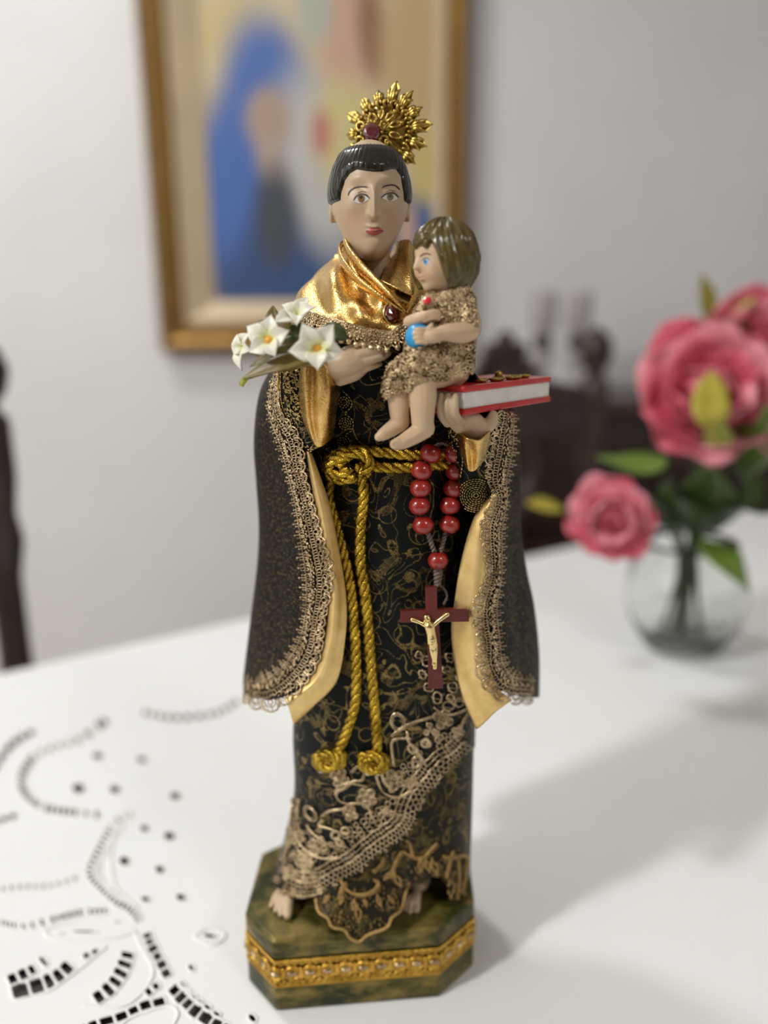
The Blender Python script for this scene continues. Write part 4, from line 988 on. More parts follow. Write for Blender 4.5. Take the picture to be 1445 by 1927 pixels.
for k_, s_ in enumerate(np.arange(4, len(q2), 14.0)):
    j = lambda: random.uniform(-1.2, 1.2)
    for r_ in range(3):
        for dx in (-4, 3):
            c_ = fq(s_ + dx + j(), -15 + r_ * 7 + j()); fl.dot(*c_, random.uniform(2.4, 3.4)); fl.ring(*c_, 4.4, 1.2, 7)
    fl.line([fq(s_ - 6, 4), fq(s_ - 5, 10), fq(s_, 14), fq(s_ + 5, 10), fq(s_ + 6, 4)], 1.5)
    fl.dot(*fq(s_, 18 + 2 * (k_ % 2)), 6.0, .0012, 2); fl.dot(*fq(s_, 8), 3.4, .001); fl.dot(*fq(s_ + 7, 6), 2.4, .001)
for v in (-19, 3): fl.line([fq(s_, v + 1.5 * math.sin(s_ * .5)) for s_ in np.arange(0, len(q2), 3.0)], 1.5, smooth=False)
fl.build('shoulder_cape_fringe', M['lace'], saint, kind='stuff')

# --- head
def head_grid(c, a, b_, h, yaw, feat, nth=150, nph=110, extra=None):
    th = np.arange(nth) / nth * 2 * math.pi; ph = np.linspace(0.001, math.pi - .001, nph)
    n = np.stack([np.sin(ph)[:, None] * np.sin(th)[None], -np.sin(ph)[:, None] * np.cos(th)[None], np.repeat(np.cos(ph)[:, None], nth, 1)], -1)
    p, d = feat(n, a, b_, h)
    if extra is not None: d = d + extra(n, p)
    p = p + n * d[..., None]
    cy_, sy_ = math.cos(yaw), math.sin(yaw); R = np.array([[cy_, -sy_, 0], [sy_, cy_, 0], [0, 0, 1]])
    return p @ R.T + np.asarray(c), n
def G2(x, y, sx, sy): return np.exp(-(x / sx) ** 2 - (y / sy) ** 2)
def saint_feat(n, a, b_, h, hair=False):
    w_ = n[..., 2]; kx = 1 - .20 * sstep(.05, -.95, w_)
    sh = -.30 * b_ * sstep(-.25, -1, w_)
    fr = n[..., 1] < 0
    p = np.stack([a * n[..., 0] * kx, b_ * n[..., 1] + sh, h * w_], -1)
    u_ = n[..., 0] * kx; au = np.abs(u_)
    if hair: return p, np.zeros_like(w_)
    d = np.zeros_like(w_)
    amp = np.interp(w_, [-.41, -.365, -.32, -.27, -.20, 0, .15, .28], [0, .0018, .0038, .0042, .0038, .0023, .0008, 0]); sg = np.interp(w_, [-.35, -.25, .0, .12, .28], [.085, .085, .065, .10, .2])
    d += amp * np.exp(-(u_ / sg) ** 2)
    d += .0014 * G2(au - .11, w_ + .29, .05, .05)
    d -= .0016 * G2(au - .36, w_ - .10, .17, .09); d += .0010 * G2(au - .37, w_ - .075, .13, .055)
    d += .0004 * G2(au - .35, w_ - .27, .25, .06); d += .0010 * G2(u_, w_ - .62, .5, .25)
    d += .0014 * G2(u_, w_ + .475, .15, .035) + .0015 * G2(u_, w_ + .55, .13, .04) - .0008 * G2(u_, w_ + .512, .16, .016) - .0008 * G2(u_, w_ + .66, .2, .05)
    d += .0016 * G2(u_, w_ + .84, .26, .13) + .0010 * G2(au - .55, w_ + .18, .2, .2) - .0004 * G2(u_, w_ + .41, .04, .05)
    return p, np.where(fr, d, 0)
HC = P(696, 381, -.004); ha = 72 * S(-.004, 381); hh = 107 * S(-.004, 381); hb = .0185; YAW = math.radians(5)
hg, hn = head_grid(HC, ha, hb, hh, YAW, saint_feat, 220, 180)
hm = MB().grid(hg, closed_c=True)
hm.chain([PR(699, 462, .000, 33), PR(702, 500, .000, 34), PR(704, 545, .002, 42)], 20)
for s_, (ex, ey, eyy) in ((-1, (629, 399, -.002)), (1, (762, 397, -.002))):      # ears
    c_ = P(ex, ey, eyy); hm.ball(c_, (.0019, .0028, .0042), 2); hm.tube(c_ + np.stack([s_ * .0010 + 0 * np.linspace(0, 1, 12), .0022 * np.cos(np.linspace(0, 6.28, 12)), .0034 * np.sin(np.linspace(0, 6.28, 12))], -1), .0010, 8, closed=True)
head = fuse(hm, .00033, 1)
so = np.array([SX, SY, TZ])
M['face'] = skinmat('painted_face', SKIN, BLUSH, [(P(664, 420, -.02) - so, .0085, .28), (P(742, 420, -.02) - so, .0085, .28), (P(705, 412, -.026) - so, .0035, .2)])
head.build('head', M['face'], saint)
facepoly = np.array([(641, 398), (643, 363), (650, 341), (660, 327), (672, 321), (690, 324), (703, 325.5), (720, 325), (736, 320), (744, 320), (753, 332), (758, 360), (760, 398), (760, 520), (640, 520)], float)
def sdf(q, poly):
    d = np.full(q.shape[:-1], 1e9); ins = np.zeros(q.shape[:-1], bool); n = len(poly)
    for i in range(n):
        a_, b2 = poly[i], poly[(i + 1) % n]; ab = b2 - a_; t_ = np.clip(((q - a_) @ ab) / (ab @ ab), 0, 1); d = np.minimum(d, np.linalg.norm(q - a_ - t_[..., None] * ab, axis=-1))
        c_ = ((a_[1] > q[..., 1]) != (b2[1] > q[..., 1])); den = (b2[1] - a_[1]) if b2[1] != a_[1] else 1e-9
        ins ^= c_ & (q[..., 0] < (b2[0] - a_[0]) * (q[..., 1] - a_[1]) / den + a_[0])
    return np.where(ins, -d, d)
def hair_extra(n, p):
    q = proj(p @ np.array([[math.cos(YAW), -math.sin(YAW), 0], [math.sin(YAW), math.cos(YAW), 0], [0, 0, 1]]).T + HC)
    s1 = np.where(n[..., 1] < .12, sdf(q, facepoly), 12)                       # outside the face
    k = np.array([0, -.02, 1.0]); k /= np.linalg.norm(k); s2 = (0.845 - n @ k) * 80     # below the tonsure
    s3 = (n[..., 2] + .06 + .5 * sstep(.25, .8, n[..., 1])) * 60
    s_ = np.minimum(np.minimum(s1, s2), s3)
    th = np.arctan2(n[..., 0], -n[..., 1])
    return -.0008 - .0025 * sstep(-3, -14, s_) + .0021 * sstep(-2, 4, s_) + (.00007 * np.sin(th * 46 + 3 * np.sin(n[..., 2] * 6)) + .00006 * np.sin(th * 97)) * sstep(0, 3, s_) + .0005 * sstep(3, 12, s_)
hg2, _ = head_grid(HC, ha, hb, hh, YAW, lambda n, a, b_, h: saint_feat(n, a, b_, h, True), 300, 220, hair_extra)
MB().grid(hg2, closed_c=True).build('hair', M['hair'], saint)
hbv = head.bvh()
def paint(parent, bvh, name, mat, polys=(), lines=(), lift=.00022):
    l_ = Lace(bvh, lift)
    for p in polys: l_.decal(catmull(np.array(p, float), max(18, len(p) * 4), True), lift)
    for p, r in lines:
        q = resample(p, 1.0); t_ = np.gradient(q, axis=0); t_ /= np.linalg.norm(t_, axis=1, keepdims=True); nn = np.stack([-t_[:, 1], t_[:, 0]], -1)
        k_ = np.linspace(0, 1, len(q)); ww = r * np.minimum(1, .35 + 3 * np.minimum(k_, 1 - k_) + .2)
        V_ = [[cast(*(a_ + b_ * (j_ * w_)), bvh, lift) for j_ in (-1, 0, 1)] for a_, b_, w_ in zip(q, nn, ww)]
        V_ = [[c_[0] for c_ in row_] for row_ in V_ if all(c_ is not None for c_ in row_)]
        if len(V_) > 1: l_.grid(np.array(V_))
    return l_.build(name, M[mat], parent)
eyeL = [(666, 377), (671, 370), (680, 366), (689, 368), (695, 373.5), (688, 379.5), (677, 383), (670, 381)]
eyeR = [(718, 372), (725, 366.5), (735, 364), (743, 366), (748.5, 372), (743, 377), (734, 378.8), (725, 376)]
paint(saint, hbv, 'eye_white', 'eyewhite', [eyeL, eyeR], lift=.00015)
paint(saint, hbv, 'iris', 'iris', [ellipse(680, 373.6, 6.6, 7.6), ellipse(733.5, 370.8, 6.4, 7)], lift=.00022)
paint(saint, hbv, 'pupil', 'black', [ellipse(679.5, 371, 3.2, 3.6), ellipse(733, 369, 3.2, 3.4)], lift=.00027)
paint(saint, hbv, 'eyelid_line', 'lash', [], [([(665.5, 377.5), (671, 369.8), (680, 365.6), (689, 367.6), (696, 373.5)], 1.5), ([(717, 372.5), (725, 366), (735, 363.4), (743, 365.4), (749.5, 372.5)], 1.5), ([(673, 363.5), (681, 360.5), (690, 362)], .5), ([(725, 361.5), (735, 358.5), (744, 361)], .5)])
paint(saint, hbv, 'eyebrow', 'brow', [], [([(655, 368), (659, 359.5), (668, 353.5), (680, 351.5), (692, 352)], 1.25), ([(718, 354), (724, 350), (735, 348), (744, 349.8), (752, 357)], 1.25)])
paint(saint, hbv, 'lips', 'lip', [[(688.5, 435.8), (693, 431), (698, 428), (702, 428), (705, 429.5), (708, 428), (712, 427.8), (717, 431), (721.5, 434.6), (716, 438.5), (710, 441.5), (703, 442.3), (696, 440.5)]], lift=.00015)
paint(saint, hbv, 'mouth_line', 'brow', [], [([(690, 435.6), (697, 434.5), (705, 435.5), (713, 434.2), (720, 434.8)], .45)])

# --- halo
hn_ = np.array([-.45, -1, .10]); hn_ /= np.linalg.norm(hn_); hB = basis(hn_); hc = P(727, 256, .020); hs_ = S(.02, 250)
def hp(r, a, o): return hc + hB @ np.array([r * hs_ * math.cos(a), r * hs_ * math.sin(a), o])
g = np.array([[hp(r, a, .0055 * (1 - (r / 62) ** 2) + .0006 * math.sin(a * 12) * (r / 60)) for a in np.arange(96) / 96 * 2 * math.pi] for r in np.linspace(.5, 62, 16)])
hm_ = MB().grid(g, closed_c=True); solid(hm_.build('halo_disc', M['halo'], saint), .0006, 1)
for k in range(15):
    a0 = k / 15 * 2 * math.pi + .1; mb = MB(); Lr = (96, 84, 90)[k % 3]
    for da, ll in ((-.085, .86), (0, 1), (.085, .88)):
        pts = [hp(52, a0 + da * .6, .0018), hp(68, a0 + da * .9, .0026), hp(Lr * ll, a0 + da * 1.5, .0006)]
        d = catmull(pts, 8); mb.tube(d, np.array([.0009, .0012, .0013, .0013, .0012, .0010, .0007, .0002]), 6)
    pts = [[hp(r, a0 + s_ * wd, .0012) for s_ in (-1, 0, 1)] for r, wd in ((50, .12), (66, .15), (Lr * .86, .11), (Lr * .95, .03))]
    mb.grid(surf(pts, 10, 7)); mb.build('halo_ray', M['halo'], saint)
orn = MB()
for k in range(22):
    a0 = k / 22 * 2 * math.pi; d = catmull([hp(44, a0, .003), hp(52, a0 + .10, .0045), hp(60, a0 + .02, .003), hp(52, a0 - .09, .0042)], 12); orn.tube(d, .0007, 6)
for k in range(10):
    a0 = k / 10 * 2 * math.pi + .3; d = catmull([hp(20, a0, .0062), hp(31, a0 + .16, .0060), hp(40, a0, .0045), hp(31, a0 - .16, .0060)], 12, True); orn.tube(d, .0006, 6, closed=True); orn.ball(hp(42, a0, .0045), .0011, 1)
for k in range(40):
    a0 = k / 40 * 2 * math.pi; orn.ball(hp(62, a0, .0012), .0010, 1)
orn.build('halo_filigree', M['halo'], saint)
def gem(c, n_, r, name, mat, par):
    n_ = np.asarray(n_, float); n_ /= np.linalg.norm(n_); B_ = basis(n_); mb = MB(); N_ = 12
    prof = [(1.0, -.25), (1.0, .05), (.78, .32), (.5, .45)]; g = np.array([[np.asarray(c) + B_ @ np.array([r * k * math.cos((i + .5 * (j % 2)) / N_ * 6.2832), r * k * math.sin((i + .5 * (j % 2)) / N_ * 6.2832), r * o]) for i in range(N_)] for j, (k, o) in enumerate(prof)])
    mb.grid(g, closed_c=True); mb.F.append(tuple(3 * N_ + i for i in range(N_))); return mb.build(name, M[mat], par, False)
gc = hp(0, 0, .0085); gpx = P(699, 249, gc[1]); gem(gpx, hn_ * .5 + np.array([0, -1, 0]), 16.5 * hs_, 'halo_gem', 'gem', saint)
setm = MB()
for k in range(10):
    a0 = k / 10 * 6.283; q = gpx + basis((-.2, -1, .1)) @ np.array([19 * hs_ * math.cos(a0), 19 * hs_ * math.sin(a0), -.0008]); setm.ball(q, .0009, 1)
for k in range(6):
    a0 = k / 6 * 6.283 + .5; Bq = basis((-.2, -1, .1)); f = lambda r, aa, o: gpx + Bq @ np.array([r * hs_ * math.cos(aa), r * hs_ * math.sin(aa), o]); setm.tube(catmull([f(17, a0, -.001), f(27, a0 + .3, -.0012), f(35, a0, -.002), f(27, a0 - .3, -.0012)], 12, True), .0006, 6, closed=True)
setm.ball(gpx + np.array([.0005, .002, 0]), (.0036, .002, .0036), 2); setm.build('gem_setting', M['halo'], saint)
h_ = cast(733, 593, capl.bvh(), .0022); gem(h_[0], h_[1], 17.5 * S(-.034, 590), 'brooch', 'gem', saint)
mb = MB(); a = np.arange(24) / 24 * 6.283; Bq = basis(h_[1]); mb.tube(np.array([h_[0] + Bq @ np.array([.0038 * math.cos(x), .0038 * math.sin(x), -.0008]) for x in a]), .0004, 6, closed=True); mb.build('brooch_rim', M['brass'], saint)

# --- saint hands
hd = MB()
hd.chain([PR(600, 700, -.036, 16), PR(622, 690, -.040, 24), PR(648, 683, -.042, 28), PR(668, 680, -.042, 26)], 16)
hd.chain([PR(640, 715, -.040, 12), PR(665, 702, -.041, 16), PR(680, 694, -.041, 13)], 12)
for pts in ([(652, 662, -.042, 11), (685, 652, -.0408, 9.5), (708, 648, -.039, 8.5), (722, 652, -.036, 6)], [(660, 672, -.044, 11), (692, 663, -.044, 9.5), (715, 661, -.042, 8.5), (731, 666, -.038, 5.5)],
            [(662, 686, -.044, 11), (694, 677, -.044, 9), (716, 672, -.0425, 8), (728, 669, -.040, 5)], [(662, 700, -.042, 10), (688, 692, -.0425, 8.5), (705, 687, -.041, 7.5), (715, 685, -.039, 5)]):
    hd.chain([PR(*p) for p in pts], 12)
fuse(hd, .00038, 1).build('hand', M['skin'], saint)
hd = MB()
hd.chain([PR(897, 822, -.034, 17), PR(894, 810, -.035, 25), PR(886, 800, -.036, 27), PR(868, 788, -.038, 27), PR(856, 776, -.040, 22)], 18)
hd.chain([PR(908, 806, -.036, 17), PR(922, 796, -.036, 14), PR(928, 782, -.036, 10)], 12)
for k, (x0, x1) in enumerate(((836, 829), (849, 842), (862, 856))):
    hd.chain([PR(x0 + 6, 796 - k * 1, -.040 - .0015 * k, 9), PR(x1 + 1, 780, -.045 - .002 * k, 8), PR(x1, 760, -.047 - .002 * k, 7.5), PR(x1 + 1, 745, -.0455 - .0015 * k, 6)], 12)
fuse(hd, .00040, 1).build('hand', M['skin'], saint)

# --- rope belt
def smooth(p, k=9):
    q = np.vstack([np.repeat(p[:1], k, 0), p, np.repeat(p[-1:], k, 0)]); ker = np.ones(2 * k + 1) / (2 * k + 1)
    return np.stack([np.convolve(q[:, j], ker, 'valid') for j in range(3)], -1)
rb = allbvh(robe)
def lay(path, lift, k=4):
    out = []
    for x in resample(path, 3.0):
        h = cast(x[0], x[1], rb, lift)
        if h is not None: out.append(h[0])
    out = np.array(out); return smooth(out, k) if k else out
def rope_mb(mb, p, R, pitch=.0125, strands=3):
    p = resample(p, .0005, smooth=False); n = len(p); t_ = np.gradient(p, axis=0); t_ /= np.linalg.norm(t_, axis=1, keepdims=True)
    a = np.zeros_like(p); x = np.array([0, -1.0, .01])
    for i in range(n): x = x - t_[i] * (x @ t_[i]); x /= np.linalg.norm(x); a[i] = x
    b_ = np.cross(t_, a); s_ = np.arange(n) * .0005
    for k in range(strands):
        ph = s_ / pitch * 2 * math.pi + k * 2 * math.pi / strands; c_ = p + (a * np.cos(ph)[:, None] + b_ * np.sin(ph)[:, None]) * R * .50
        mb.tube(c_, R * .56, 7, ref=a * np.cos(ph)[:, None] + b_ * np.sin(ph)[:, None])
RR = .00235
def rope(name, path, lift=RR, R=RR, par=saint, k=4): 
    mb = MB(); rope_mb(mb, lay(path, lift, k), R); return mb.build(name, M['rope'], par)
belt = rope('rope_belt', [(862, 842), (835, 853), (800, 856), (760, 853), (715, 848), (672, 846), (640, 850)], RR * .9)
rope('belt_strand', [(862, 872), (835, 874), (800, 874), (760, 878), (720, 877), (690, 872)], RR * .9, par=belt)
mb = MB()
for pth, lf in (([(700, 846), (672, 843), (645, 846), (630, 860), (628, 880), (640, 896), (662, 899), (678, 890)], .0048), ([(632, 882), (640, 862), (650, 850), (664, 848), (672, 856)], .0062), ([(650, 874), (656, 858), (672, 846), (690, 848), (700, 862), (698, 878), (690, 888)], .0058), ([(668, 872), (660, 884), (646, 890), (634, 880)], .0056)):
    rope_mb(mb, lay(pth, lf, 3), RR * .95)
mb.build('belt_knot', M['rope'], belt)
h1 = rope('hanging_cord', [(634, 885), (627, 910), (627, 940), (638, 984), (652, 1043), (663, 1097), (670, 1178), (673, 1259), (671, 1315), (658, 1364), (644, 1400), (636, 1412)], RR * 1.05)
h2 = rope('hanging_cord', [(676, 866), (682, 885), (687, 930), (682, 985), (681, 1056), (689, 1110), (695, 1178), (700, 1259), (706, 1334), (710, 1393), (708, 1412)], RR * 1.05)
for par, (cx, cy), rot in ((h1, (627, 1420), -.1), (h2, (704, 1424), .1)):
    mb = MB()
    for (rx, ry, dy, lf) in ((24, 8, -4, .0038), (23, 9, 6, .0042), (14, 14, 0, .0056)):
        rope_mb(mb, lay(np.vstack([ellipse(cx, cy + dy, rx, ry, 10, rot), ellipse(cx, cy + dy, rx, ry, 10, rot)[:2]]), lf, 1), RR * .85)
    mb.build('end_knot', M['rope'], par)
    mb = MB(); q = cast(cx - 14 if par is h1 else cx - 10, cy + 20, rb, .004)[0]; mb.ball(q, (.0013, .0013, .0016), 2)
    if par is h2: mb.ball(cast(cx + 8, cy + 20, rb, .004)[0], (.0014, .0012, .0014), 2)
    mb.build('cord_tip', M['rope_tip'], par)
YO = .008
# ------------------------------------------------------------------ book held on the saint's hand
bc = P(874, 728, -.057); be = P(1038, 708, -.006); e1 = be - bc; e1[2] = 0; BL = np.linalg.norm(e1); e1 /= BL; e2 = np.array([-e1[1], e1[0], 0]); BW = .029
zt = (bc[2] + be[2]) / 2; th0 = .0105
book = thing('red_book', 'small red-covered book with white pages held on the raised hand', 'book', tuple(bc + np.array([0, 0, -th0])))
def bslab(z0, z1, in1, in2, in3, bev):
    ctr = bc + e1 * BL / 2 + e2 * BW / 2; return MB().box((ctr[0], ctr[1], (z0 + z1) / 2), (BL - in1, BW - in2, z1 - z0), math.atan2(e1[1], e1[0]), bev)
bslab(zt - .0022, zt, 0, 0, 0, .0006).build('cover_board', M['red'], book); bslab(zt - th0, zt - th0 + .0024, 0, 0, 0, .0006).build('cover_board', M['red'], book)
bslab(zt - th0 + .002, zt - .0018, .0012, .0012, 0, .0006).build('page_block', M['pages'], book)
om = MB(); 
for i in range(9):
    a = i / 8; q = bc + e1 * BL * (.30 + .5 * a) + e2 * (.006 + .002 * math.sin(i * 2)) + np.array([0, 0, 0]); q[2] = zt + .0006
    om.ball(q, (.0022, .0016, .0010), 1); om.tube(q + np.stack([.0022 * np.cos(np.linspace(0, 6.28, 10)), .0016 * np.sin(np.linspace(0, 6.28, 10)), np.full(10, .0003)], -1), .0005, 5)
    if i == 4: om.ball(q + np.array([0, 0, .0015]), (.0018, .0012, .0018), 1)
om.build('gilt_ornament', M['halo'], book)

YK = .6
# ------------------------------------------------------------------ child figure
child = thing('child_figurine', 'seated child figure with olive hair and crocheted gold dress on the red book', 'figurine', tuple(P(845, 728, -.048)))
YC = math.radians(-62); CC = P(836, 487, -.046); ca_ = 57 * S(-.046, 487)
def child_feat(n, a, b_, h, hair=False):
    w_ = n[..., 2]; kx = 1 - .14 * sstep(-.1, -1, w_); p = np.stack([a * n[..., 0] * kx, b_ * n[..., 1] - .16 * b_ * sstep(-.3, -1, w_), h * w_], -1)
    if hair: return p, np.zeros_like(w_)
    u_ = n[..., 0]; au = np.abs(u_); d = np.zeros_like(w_)
    amp = np.interp(w_, [-.42, -.34, -.26, -.1, .05, .2], [0, .0010, .0026, .0013, .0004, 0]); d += amp * np.exp(-(u_ / .12) ** 2)
    d -= .0007 * G2(au - .38, w_ + .02, .18, .10); d += .0005 * G2(au - .40, w_ + .03, .12, .06); d += .0006 * G2(u_, w_ - .35, .5, .25)
    d += .0011 * G2(u_, w_ + .49, .15, .04) + .0010 * G2(u_, w_ + .58, .13, .045) - .0005 * G2(u_, w_ + .535, .15, .018) - .0006 * G2(u_, w_ + .70, .2, .06)
    d += .0010 * G2(u_, w_ + .86, .26, .13) + .0010 * G2(au - .50, w_ + .40, .22, .2)
    return p, np.where(n[..., 1] < 0, d, 0)
hg, _ = head_grid(CC, ca_ * .93, ca_ * 1.0, 63 * S(-.046, 487), YC, child_feat, 180, 140)
cb = MB().grid(hg, closed_c=True)
cb.chain([PR(838, 535, -.046, 26), PR(843, 562, -.046, 30)], 16)
cb.chain([PR(845, 570, -.046, 36), PR(842, 630, -.046, 46), PR(842, 690, -.047, 46)], 18)
cb.chain([PR(852, 696, -.050, 30), PR(822, 702, -.057, 29), PR(796, 712, -.063, 27), PR(796, 745, -.064, 26), PR(795, 785, -.063, 22), PR(796, 803, -.062, 21)], 16)      # near leg
cb.chain([PR(800, 806, -.061, 19), PR(778, 820, -.065, 17), PR(757, 832, -.069, 14), PR(744, 836, -.071, 11)], 14)
cb.chain([PR(822, 688, -.046, 28), PR(778, 704, -.055, 26), PR(750, 722, -.058, 24), PR(751, 752, -.058, 22), PR(752, 780, -.057, 19), PR(754, 793, -.056, 18)], 16)      # far leg
cb.chain([PR(752, 796, -.056, 17), PR(735, 808, -.059, 15), PR(720, 818, -.062, 12), PR(713, 822, -.063, 9)], 14)
for k in range(4):
    cb.chain([PR(750 - k * 2, 834 + 3 * k - 5, -.072 + .0016 * k, 6), PR(739 + k * 1.5, 838 + 2.2 * k - 4, -.0735 + .0016 * k, 5)], 8)
cb.chain([PR(878, 580, -.050, 20), PR(886, 612, -.056, 20), PR(880, 624, -.061, 20), PR(856, 626, -.066, 19), PR(838, 626, -.069, 16), PR(826, 628, -.070, 14)], 14)      # near arm
cb.chain([PR(826, 629, -.0705, 14), PR(814, 632, -.0715, 15), PR(807, 632, -.0715, 13.5)], 14)
for k in range(4):
    y_ = 619 + 8.4 * k; cb.chain([PR(803, y_ + 1, -.0727, 4.2), PR(789, y_, -.0738, 3.8), PR(778 + (2, 0, 1, 5)[k], y_ + 1, -.0722, 3.2)], 8)
cb.chain([PR(806, 620, -.073, 5), PR(812, 612, -.072, 4.5)], 8)
cb.chain([PR(770, 606, -.056, 12), PR(786, 600, -.062, 12), PR(800, 596, -.064, 11.5)], 12)
for k in range(4): cb.chain([PR(800, 590 + 4.6 * k, -.0655, 4.8), PR(814, 586 + 4.6 * k, -.066, 4.3), PR(826, 587 + 4.6 * k, -.0652, 3.6)], 8)
body = fuse(cb, .00036, 1)
co = np.array(child['_o'])
M['cface'] = skinmat('painted_child_skin', (0.60, 0.43, 0.27), BLUSH, [(P(800, 518, -.055) - co, .0045, .35), (P(786, 520, -.052) - co, .003, .25)])
body.build('body', M['cface'], child)
bb = body.bvh()
fp = np.array([(760, 478), (772, 462), (786, 458), (800, 448), (808, 450), (814, 462), (820, 474), (826, 494), (832, 512), (838, 528), (845, 545), (845, 600), (760, 600)], float)
RC = np.array([[math.cos(YC), -math.sin(YC), 0], [math.sin(YC), math.cos(YC), 0], [0, 0, 1]])
def child_hair(n, p):
    q = proj(p @ RC.T + CC); wn = n @ RC.T
    s1 = np.where(wn[..., 1] < .15, sdf(q, fp), 14); th = np.arctan2(n[..., 0], -n[..., 1])
    s1 = np.where((wn[..., 1] >= .15) & (np.abs(th) < .9) & (n[..., 2] < .45), -6, s1)
    s3 = (n[..., 2] + .80) * 50; s_ = np.minimum(s1, s3)
    lock = .00035 * np.sin(th * 15 + 4 * n[..., 2] + 2.0 * np.sin(n[..., 2] * 5)) + .00018 * np.sin(th * 37 + 9 * n[..., 2])
    return -.0010 + .0028 * sstep(-2, 5, s_) + lock * sstep(0, 6, s_) + .0009 * sstep(.2, -.6, n[..., 2]) * sstep(0, 6, s_)
hg2, _ = head_grid(CC, ca_ * .93, ca_ * 1.0, 63 * S(-.046, 487), YC, lambda n, a, b_, h: child_feat(n, a, b_, h, True), 260, 200, child_hair)
hmb = MB().grid(hg2, closed_c=True)
for p_ in ([(812, 446, -.058), (798, 450, -.059), (787, 458, -.056), (782, 468, -.053)], [(815, 440, -.055), (798, 444, -.056), (785, 452, -.053), (779, 463, -.049)], [(820, 436, -.05), (800, 438, -.050), (786, 446, -.047), (778, 456, -.045)], [(812, 448, -.059), (803, 456, -.060), (800, 466, -.0595)]):
    d = catmull(np.array([[*P(*q), r * S(-.05, 450)] for q, r in zip(p_, (6, 6.5, 5.5, 2.5))]), 16); hmb.tube(d[:, :3], d[:, 3], 10)
hmb.build('hair', M['hair2'], child)
paint(child, bb, 'eye_white', 'eyewhite', [[(795, 492), (799, 487.5), (804, 486.5), (808.5, 491), (806, 497), (800, 498.5)]], lift=.00015)
paint(child, bb, 'iris', 'irisblue', [ellipse(801.5, 492.3, 4.4, 5.6)], lift=.00022)
paint(child, bb, 'pupil', 'black', [ellipse(800.5, 491.5, 1.8, 2.4)], lift=.00027)
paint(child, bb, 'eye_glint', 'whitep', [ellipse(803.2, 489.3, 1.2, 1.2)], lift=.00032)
paint(child, bb, 'eyelid_line', 'brow', [], [([(793.5, 492), (798, 487), (804, 485.8), (809, 490.5)], .7)])
paint(child, bb, 'eyebrow', 'brow', [], [([(790, 484), (796, 478.5), (803, 477), (812, 480)], .8)])
paint(child, bb, 'lips', 'lip', [[(785, 523), (788, 519.5), (793, 521), (796, 524), (793, 528), (788, 530)]], lift=.00015)
# crocheted dress
dm = MB()
dm.chain([PR(848, 560, -.046, 40), PR(846, 600, -.046, 50), PR(842, 650, -.0465, 52), PR(842, 690, -.0475, 52)], 22)
dm.chain([PR(815, 575, -.052, 26), PR(800, 600, -.054, 26), PR(790, 640, -.053, 28), PR(790, 680, -.054, 34)], 18)
dm.chain([PR(870, 565, -.049, 24), PR(884, 592, -.0535, 27), PR(886, 606, -.056, 27)], 16)
dm.chain([PR(848, 680, -.050, 42), PR(815, 684, -.057, 40), PR(790, 692, -.0625, 38), PR(780, 712, -.0625, 30)], 20)
dm.chain([PR(810, 670, -.046, 38), PR(768, 690, -.055, 36), PR(748, 710, -.058, 32), PR(738, 732, -.058, 26)], 20)
dress = fuse(dm, .00055, 3)
M['dress'] = goldcloth('dark_gold_mesh', (0.16, 0.10, 0.04), (0.36, 0.26, 0.13), 0.45, 1500, 0.6, 0.6)
# neckline, arm and lap openings are cut by keeping only what lies on the dress outline
outl = np.array([(795, 560), (806, 552), (830, 553), (850, 545), (870, 534), (886, 540), (893, 558), (898, 590), (900, 622), (893, 660), (899, 690), (895, 712), (880, 700), (862, 712), (838, 716), (815, 718), (795, 722), (777, 722), (771, 740), (755, 746), (740, 742), (724, 752), (716, 736), (722, 708), (732, 686), (757, 664), (762, 640), (768, 600)], float)
dv = dress.arr(); ds = sdf(proj(dv), outl); kd = ds < 1.5
dress2 = clean(MB().add(dv, [f for f in dress.F if all(kd[i] for i in f)])); dress2.build('dress', M['dress'], child)
dl = Lace(dress2.bvh(), .0004)
for _ in range(1900):
    x = random.uniform(714, 902); y = random.uniform(532, 755)
    if sdf(np.array([[x, y]]), outl)[0] > 1: continue
    r = random.uniform(2.6, 5.0)
    if random.random() < .62: dl.ring(x, y, r, random.uniform(1.0, 1.5), 6, random.uniform(.7, 1))
    else: dl.dot(x, y, random.uniform(1.8, 3.0), .0006)
for cu in ([(797, 560), (815, 556), (835, 556), (855, 548), (872, 538)], [(800, 568), (820, 562), (845, 560), (870, 548), (886, 545)], [(862, 604), (880, 610), (898, 606)], [(722, 745), (740, 738), (756, 740), (772, 732), (780, 716), (800, 716), (830, 712), (856, 706), (880, 694)]):
    q = resample(cu, 9)
    for x in q:
        dl.ring(x[0], x[1], 5.5, 1.7, 8); dl.dot(x[0], x[1], 2.6)
        for k in range(5): a = k / 5 * 6.28; dl.dot(x[0] + 6.5 * math.cos(a), x[1] + 6.5 * math.sin(a), 1.9)
dl.build('crochet_lace', M['lace'], child, kind='stuff')
hq_ = cast(805, 568, dress2.bvh(), .0009); gem(hq_[0], hq_[1], 8 * S(-.055, 568), 'brooch', 'gemred', child)
ball_c = P(789, 634, -.0605); tag(MB().ball(ball_c, 27 * S(-.0605, 634), 3).build('toy_ball', M['blue'], None, loc=ball_c), 'small plain blue ball clasped between the child figure\'s hands', 'ball')

YO = 0.0; YK = 1.0
